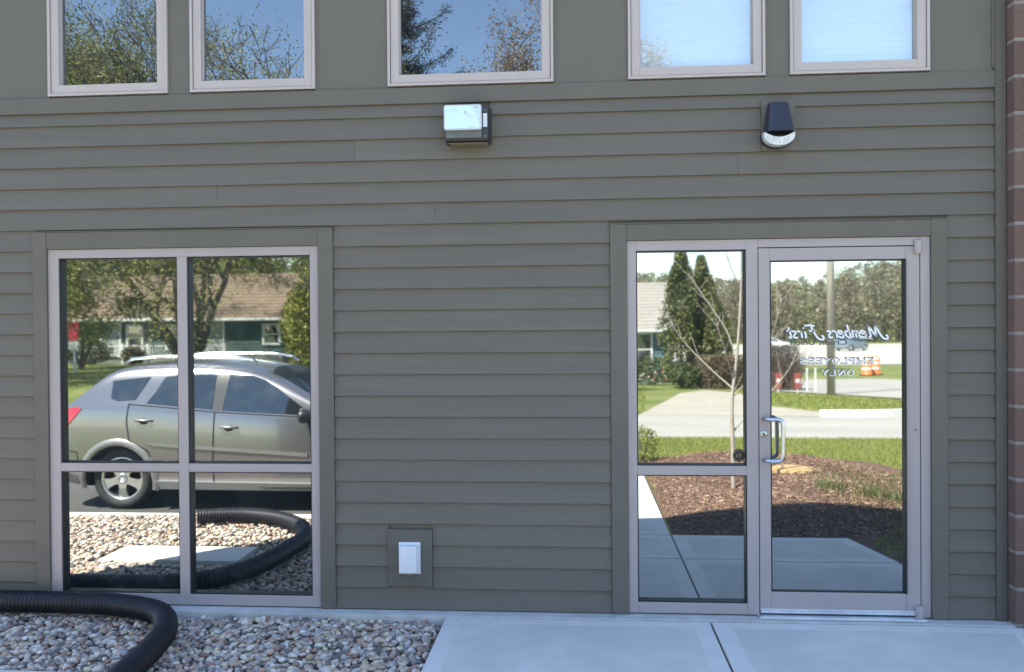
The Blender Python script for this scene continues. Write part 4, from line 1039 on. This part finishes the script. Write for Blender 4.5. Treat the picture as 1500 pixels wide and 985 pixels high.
        # wheel-arch flares
        for x0 in (0, 2.6):
            q = MB(); n_ = 26; k0 = 0
            for i in range(n_+1):
                a = R(-12)+R(204)*i/n_
                for rr, oy in ((.366, .004), (.375, .020), (.415, .018), (.440, .002)):
                    xx = x0+rr*math.cos(a); zz = max(.30+rr*math.sin(a), .2); q.v.append((xx, s*(min(side_y(x0+max(rr, .38)*math.cos(a)*1.02, max(.30+max(rr, .38)*math.sin(a)*1.02, .26), s), .9)+oy), zz))
            for i in range(n_):
                for j in range(3): q.face([4*i+j, 4*i+j+1, 4*i+5+j, 4*i+4+j])
            q.build('arch_flare', clad, root, True)
        # handles, mirror, rack
        for hx, hz in ((.285, .925), (1.185, .860)):
            yb = side_y(hx, hz, s); q = MB(); q.tube([(hx-.09, s*(yb+.004), hz), (hx-.075, s*(yb+.030), hz+.005), (hx+.075, s*(yb+.030), hz+.002), (hx+.09, s*(yb+.004), hz-.003)], [.012, .015, .015, .012], 8)
            hn = q.build('door_handle', clad, root, True)
            q = MB(); q.lathe([(.055, s*(yb-.01)), (.05, s*(yb+.006)), (0, s*(yb+.007))], (hx, 0, hz-.008), 'y', 18, sy=.62); q.build('handle_recess', SEAM, hn)
        yb = side_y(1.93, .99, s); q = MB(); b = bmesh.new(); bmesh.ops.create_icosphere(b, subdivisions=3, radius=1)
        for v in b.verts: v.co = Vector((1.98+v.co.x*.075*(1.3 if v.co.x > 0 else .6), s*(yb+.13)+v.co.y*.10, .985+v.co.z*.075))
        q.frombm(b); q.tube([(1.98, s*(yb-.02), .96), (1.98, s*(yb+.08), .975)], [.03, .025], 8); q.build('door_mirror', mat('mirror_black', (.02, .02, .022), .4), root, True)
        q = MB(); ry = .585
        q.tube([(-.06, s*ry, 1.49), (.02, s*ry, 1.545), (.3, s*ry, 1.565), (1.1, s*ry, 1.562), (1.32, s*ry, 1.535), (1.40, s*ry, 1.475)], [.014, .017, .017, .017, .016, .012], 8); q.build('roof_rail', CHROME, root, True)
        panel('headlight', [(3.02, .80), (3.28, .74), (3.30, .62), (3.12, .66)], mat('headlamp', (.7, .72, .74), .1, coat=1.), s, .006, .06)
        strip([(-.72, .62), (-.45, .60), (-.42, .40)], .010, SEAM, s, 'bumper_gap')
    # glass front and back
    def onto(pts, m_, pname):
        b = bmesh.new(); b.faces.new([b.verts.new((x, y, 0)) for x, y in pts])
        for lo, hi, n_ in ((min(p[0] for p in pts), max(p[0] for p in pts), (1, 0, 0)), (-.7, .7, (0, 1, 0))):
            t = lo+.08
            while t < hi:
                bmesh.ops.bisect_plane(b, geom=b.verts[:]+b.edges[:]+b.faces[:], plane_co=(t*n_[0], t*n_[1], 0), plane_no=n_); t += .08
        for v in b.verts:
            h = bvh.ray_cast(Vector((v.co.x, v.co.y, 3)), Vector((0, 0, -1))); v.co.z = (h[0].z if h[0] is not None else 1)+.006
        bmesh.ops.recalc_face_normals(b, faces=b.faces)
        for f in b.faces:
            if f.normal.z < 0: f.normal_flip()
        me2 = bpy.data.meshes.new(pname); b.to_mesh(me2); b.free(); link(pname, me2, m_, root, smooth=True)
    onto([(1.52, -.54), (2.16, -.68), (2.22, -.4), (2.24, 0), (2.22, .4), (2.16, .68), (1.52, .54), (1.46, .3), (1.44, 0), (1.46, -.3)], CG, 'windscreen')
    onto([(-.54, -.60), (-.26, -.56), (-.26, .56), (-.54, .60)], CG, 'rear_window')
    # wheels
    for x in (0, 2.6):
        for s in (1, -1):
            yo = .775; wq = MB(); wq.lathe([(.215, s*(yo-.17)), (.285, s*(yo-.19)), (.316, s*(yo-.165)), (.318, s*(yo-.02)), (.305, s*(yo+.01)), (.265, s*(yo+.022)), (.222, s*(yo+.012)), (.215, s*(yo-.02))], (x, 0, .318), 'y', 40, cap=False)
            wh = wq.build('wheel', TYRE, root, True)
            rq = MB(); rq.lathe([(.222, s*(yo+.010)), (.214, s*(yo+.014)), (.200, s*(yo+.004)), (.196, s*(yo-.06)), (.19, s*(yo-.12)), (.186, s*(yo-.12)), (.190, s*(yo-.05))], (x, 0, .318), 'y', 40, cap=False); rq.build('rim', RIM, wh, True)
            dq = MB(); dq.lathe([(.20, s*(yo-.10)), (.20, s*(yo-.11)), (0, s*(yo-.11))], (x, 0, .318), 'y', 30); dq.build('brake_disc', WELL, wh)
            if detail:
                for k in range(5):
                    a = R(90+72*k+36); ca, sa = math.cos(a), math.sin(a); sp_ = MB(); pr = []
                    for (r_, hw, yy) in ((.03, .045, yo+.004), (.10, .036, yo+.006), (.16, .046, yo+.001), (.206, .074, yo-.004)):
                        for sg in (-1, 1): pr.append((x+ca*r_-sa*hw*sg, s*yy, .318+sa*r_+ca*hw*sg))
                        for sg in (1, -1): pr.append((x+ca*r_-sa*hw*sg*.8, s*(yy-.035), .318+sa*r_+ca*hw*sg*.8))
                    fs = []
                    for i in range(3):
                        for j in range(4): fs.append((4*i+j, 4*i+(j+1) % 4, 4*i+4+(j+1) % 4, 4*i+4+j))
                    sp_.add(pr, fs+[(0, 1, 2, 3), (12, 13, 14, 15)]); sp_.build('spoke', RIM, wh)
                hq = MB(); hq.lathe([(.052, s*(yo-.03)), (.052, s*(yo+.010)), (.036, s*(yo+.016)), (.034, s*(yo+.012)), (0, s*(yo+.013))], (x, 0, .318), 'y', 20); hq.build('hub', RIM, wh, True)
            else:
                hq = MB(); hq.lathe([(.19, s*(yo-.01)), (.18, s*(yo)), (0, s*(yo+.005))], (x, 0, .318), 'y', 16); hq.build('hubcap', RIM, wh)
    root.location = loc; root.rotation_euler = (0, 0, rotz)
    return root
SILVER = mat('silver_paint', (.275, .262, .268), .22, .78, coat=1.0, c2=(.25, .238, .244), scale=200)
CLAD = mat('silver_cladding', (.24, .23, .22), .36, .5)
make_car('parked_car', (-4.68, -3.17-.885, -.12), R(1.0), 'silver hatchback with roof rails parked beside the gravel bed', SILVER, CLAD)
BLUE = mat('blue_grey_paint', (.22, .27, .31), .3, .4, coat=.6); WPAINT = mat('white_paint', (.6, .62, .62), .3, coat=.6)
make_car('distant_car', (28.0, -88, -.9), R(-40), 'blue-grey car driving along the far highway', BLUE, BLUE, False)
make_car('distant_car', (19.6, -90, -.9), R(0), 'pale car on the far highway beyond the thicket', WPAINT, WPAINT, False)

# ------------------------------------------------------------------ houses across the road
def house(name, label, x0, x1, Y0, depth, zb, eave, ridge, wallm, roofm, trim, openings_, over=.45, skirt=None):
    root = empty(name, ((x0+x1)/2, -Y0, zb), label, 'house'); y0 = -Y0
    MB().box(x0, x1, y0-depth, y0, zb-.3, eave).build('wall', wallm, root)
    for i in range(int((eave-zb-.4)/.2)):     # clapboard courses
        zz = zb+.4+i*.2; q = MB(); q.add([(x0-.01, y0+.026, zz), (x1+.01, y0+.026, zz), (x1+.01, y0+.003, zz+.19), (x0-.01, y0+.003, zz+.19), (x0-.01, y0+.002, zz), (x1+.01, y0+.002, zz)], [(0, 1, 2, 3), (0, 4, 5, 1)]); q.build('clapboard', wallm, root)
    MB().box(x0-.03, x1+.03, y0-depth-.03, y0+.04, zb-.3, zb+.38).build('foundation', skirt or CONC, root)
    ym = y0-depth/2; k = (ridge-eave)/(depth/2); q = MB()
    ze = eave-over*k+.04
    q.prism([(y0+over, ze), (ym, ridge), (y0-depth-over, ze), (y0-depth-over, ze+.14), (ym, ridge+.14), (y0+over, ze+.14)], 'x', x0-.5, x1+.5)
    rf = q.build('roof', roofm, root)
    n = 14
    for i in range(n):      # shingle courses, each a low step
        t0, t1 = i/n, (i+1)/n; ya, yb = y0+over+(ym-y0-over)*t0, y0+over+(ym-y0-over)*t1; za, zb_ = ze+.14+(ridge-ze)*t0, ze+.14+(ridge-ze)*t1
        q = MB(); q.add([(x0-.5, ya, za+.035), (x1+.5, ya, za+.035), (x1+.5, yb, zb_+.006), (x0-.5, yb, zb_+.006), (x0-.5, ya, za+.004), (x1+.5, ya, za+.004)], [(0, 1, 2, 3), (0, 4, 5, 1)]); q.build('shingle_course', roofm, rf)
    for xe in (x0, x1):
        q = MB(); q.prism([(y0, eave), (ym, ridge-.05), (y0-depth, eave)], 'x', xe-.06, xe+.06); q.build('gable', wallm, root)
    q = MB(); q.box(x0-.5, x1+.5, y0+over+.003, y0+over+.10, ze-.02, ze+.13, bev=.02); q.build('gutter', trim, root)
    for (kind, a, b, z0, z1) in openings_:
        t = .10; q = MB(); q.box(a-t, a, y0+.02, y0+.09, z0-t, z1+t); q.box(b, b+t, y0+.02, y0+.09, z0-t, z1+t); q.box(a, b, y0+.02, y0+.09, z1, z1+t); q.box(a, b, y0+.02, y0+.11, z0-t, z0)
        w_ = q.build(kind, trim, root)
        if kind == 'window':
            MB().box(a, b, y0+.02, y0+.045, z0, z1).build('pane', CARG, w_)
            MB().box(a, b, y0+.0455, y0+.075, (z0+z1)/2-.03, (z0+z1)/2+.03).build('meeting_rail', trim, w_)
        else:
            MB().box(a, b, y0+.02, y0+.05, z0, z1).build('leaf', mat('door_paint', (.30, .33, .30), .6), w_)
            for pz in (0.1, .55):
                MB().box(a+.12, b-.12, y0+.0505, y0+.062, z0+(z1-z0)*pz, z0+(z1-z0)*(pz+.36), bev=.008).build('door_panel', mat('door_paint', (.30, .33, .30), .6), w_)
    return root
CARG = mirror_glass('house_glass', .22, (.9, .97, 1.), (.015, .02, .024), wave=0.)
TEAL = mat('green_siding', (.055, .095, .078), .7, c2=(.045, .08, .066), scale=2); TEAL2 = mat('teal_siding', (.095, .16, .175), .7, c2=(.08, .14, .155), scale=2)
BROWN = mat('brown_shingle', (.17, .118, .075), .9, c2=(.11, .078, .052), scale=3, detail=6, stretch=(.6, 2, 2)); GREYS = mat('grey_shingle', (.30, .275, .245), .9, c2=(.23, .21, .19), scale=3, detail=6, stretch=(.6, 2, 2))
HW = mat('house_white', (.70, .70, .66), .6, c2=(.6, .6, .57), scale=3)
h1 = house('ranch_house', 'low dark green ranch house with brown shingle roof and white gutter', -36, -15.96, 40, 9, 0, 2.5, 4.95, TEAL, BROWN, HW, skirt=mat('grey_block', (.16, .17, .16), .9), openings_=
      [('door', -26.0, -25.0, .42, 2.15), ('window', -24.5, -23.75, .75, 2.0), ('window', -22.3, -21.7, .8, 2.0), ('door', -20.0, -19.2, .42, 2.2), ('window', -16.9, -16.1, 1.05, 2.0), ('window', -30, -28.6, .8, 2.0)])
porch = empty('porch_railing', (-23, -38.8, 0), 'white porch railing along the front of the ranch house', 'railing')
for zz in (.35, .92): MB().box(-27, -18.6, -38.83, -38.77, zz, zz+.07).build('rail', HW, porch)
pm = MB().box(-.05, .05, -.05, .05, 0, 1.05).mesh('post'); pm.materials.append(HW); bm_ = MB().box(-.02, .02, -.018, .018, .42, .92).mesh('baluster'); bm_.materials.append(HW)
x = -27
while x < -18.5: link('post', pm, None, porch, (x, -38.8, 0)); x += 1.4
x = -26.86
while x < -18.7: link('baluster', bm_, None, porch, (x, -38.8, 0)); x += .16
house('teal_house', 'teal blue house with pale grey roof and white framed window', -9, 4.06, 35, 9, -.86, 1.66, 3.9, TEAL2, GREYS, HW, [('window', 2.72, 3.32, .0, 1.4), ('window', -2.5, -1.3, .0, 1.4)], over=.35,
      skirt=mat('pale_block', (.24, .29, .30), .9))
# red and white sign at the roadside
sg = empty('yard_sign', (-21.5, -30, 0), 'red sign board over a white board on a post', 'sign')
MB().box(-21.54, -21.46, -30.04, -29.96, -.1, 2.3).build('post', HW, sg)
MB().box(-21.72, -21.28, -29.955, -29.92, 1.35, 2.15, bev=.01).build('board', mat('sign_red', (.5, .03, .05), .5), sg)
MB().box(-21.72, -21.28, -29.955, -29.92, .95, 1.30, bev=.01).build('lower_board', HW, sg)

# ------------------------------------------------------------------ roadside things
pl = empty('utility_pole', (8.05, -23, gz(8, 23)), 'pale wooden utility pole on the grass between the roads', 'pole')
zb = gz(8, 23); PW = mat('weathered_pole', (.40, .36, .30), .9, c2=(.30, .27, .23), scale=12, stretch=(1, 1, .1), bump=.004)
q = MB(); q.tube([(8.05, -23, zb-.2), (8.05, -23, zb+9.5)], [.13, .095], 14); q.build('mast', PW, pl, True)
MB().box(6.95, 9.15, -23.06, -22.95, zb+8.7, zb+8.83).build('crossarm', PW, pl)
for dx in (-1, -.5, .5, 1):
    q = MB(); q.lathe([(.03, zb+8.83), (.05, zb+8.88), (.03, zb+8.95), (.05, zb+8.98), (0, zb+9.02)], (8.05+dx, -23, 0), n=10); q.build('insulator', WHITE, pl, True)
for i, (z0, x1, Y1, z1) in enumerate(((7.2, -30, 26, 8.0), (8.0, -30, 25, 9.0))):
    P = []
    for s in range(25):
        t = s/24; P.append((8.0+(x1-8.0)*t, -23-(Y1-23)*t, zb+z0+(z1-z0)*t-1.6*4*t*(1-t)*.5))
    q = MB(); q.tube(P, .014, 5); q.build('wire', RUBBER, pl)
ORG = mat('barrel_orange', (.75, .17, .03), .5); BW = mat('barrel_white', (.75, .73, .68), .4)
def barrel(loc, label):
    r_ = empty('traffic_barrel', loc, label, 'traffic barrel', 'construction barrels')
    q = MB(); q.lathe([(.30, 0), (.30, .05), (.27, .06), (.26, .25), (.255, .26), (.245, .5), (.24, .51), (.22, .75), (.215, .76), (.19, .95), (.15, 1.0), (0, 1.0)], (0, 0, 0), n=22); o = q.build('drum', ORG, None, True); o.parent = r_
    for z0, ra in ((.30, .258), (.58, .238), (.82, .208)):
        q = MB(); q.lathe([(ra+.004, z0), (ra-.004+.004, z0+.12)], (0, 0, 0), n=22, cap=False); o = q.build('band', BW, None, True); o.parent = r_
    q = MB(); q.lathe([(.38, 0), (.38, .05), (.31, .06)], (0, 0, 0), n=20); o = q.build('base', RUBBER, None); o.parent = r_
barrel((15.35, -42, gz(15, 42)-.02), 'orange and white traffic barrel on the verge before the blue-grey car')
barrel((16.0, -42.6, gz(16, 42)-.02), 'orange and white traffic barrel on the verge, farther from the utility pole')
cn = empty('traffic_cone', (6.05, -9.5, gz(6, 9.5)), 'small orange traffic cone on the near road', 'traffic cone')
q = MB(); q.lathe([(.12, .02), (.03, .42), (0, .43)], (6.05, -9.5, gz(6, 9.5)), n=16); q.build('cone', ORG, cn, True)
MB().box(5.92, 6.18, -9.63, -9.37, gz(6, 9.5)-.003, gz(6, 9.5)+.02, bev=.004).build('base', ORG, cn)
for x, Y, lab in ((7.82, 25, 'thin white marker stake in the grass nearer the thicket'), (8.10, 25, 'thin white marker stake in the grass nearer the utility pole')):
    tag(MB().box(x-.025, x+.025, -Y-.025, -Y+.025, gz(x, Y)-.1, gz(x, Y)+.8, bev=.008).build('marker_stake', HW), lab, 'stake', 'marker stakes')
for x, Y, lab in ((6.72, 24.4, 'red and white small sign close to the hedge'), (7.25, 24.0, 'red and white small sign close to the grey thicket')):
    r_ = empty('small_sign', (x, -Y, gz(x, Y)), lab, 'sign', 'small signs by the thicket'); z0 = gz(x, Y)
    MB().box(x-.02, x+.02, -Y-.02, -Y+.02, z0-.1, z0+.65).build('post', HW, r_)
    MB().box(x-.10, x+.10, -Y+.021, -Y+.04, z0+.15, z0+.66, bev=.006).build('board', mat('sign_dull_red', (.32, .07, .06), .6), r_)
    MB().box(x-.06, x+.06, -Y+.0405, -Y+.048, z0+.34, z0+.46, bev=.003).build('mark', HW, r_)
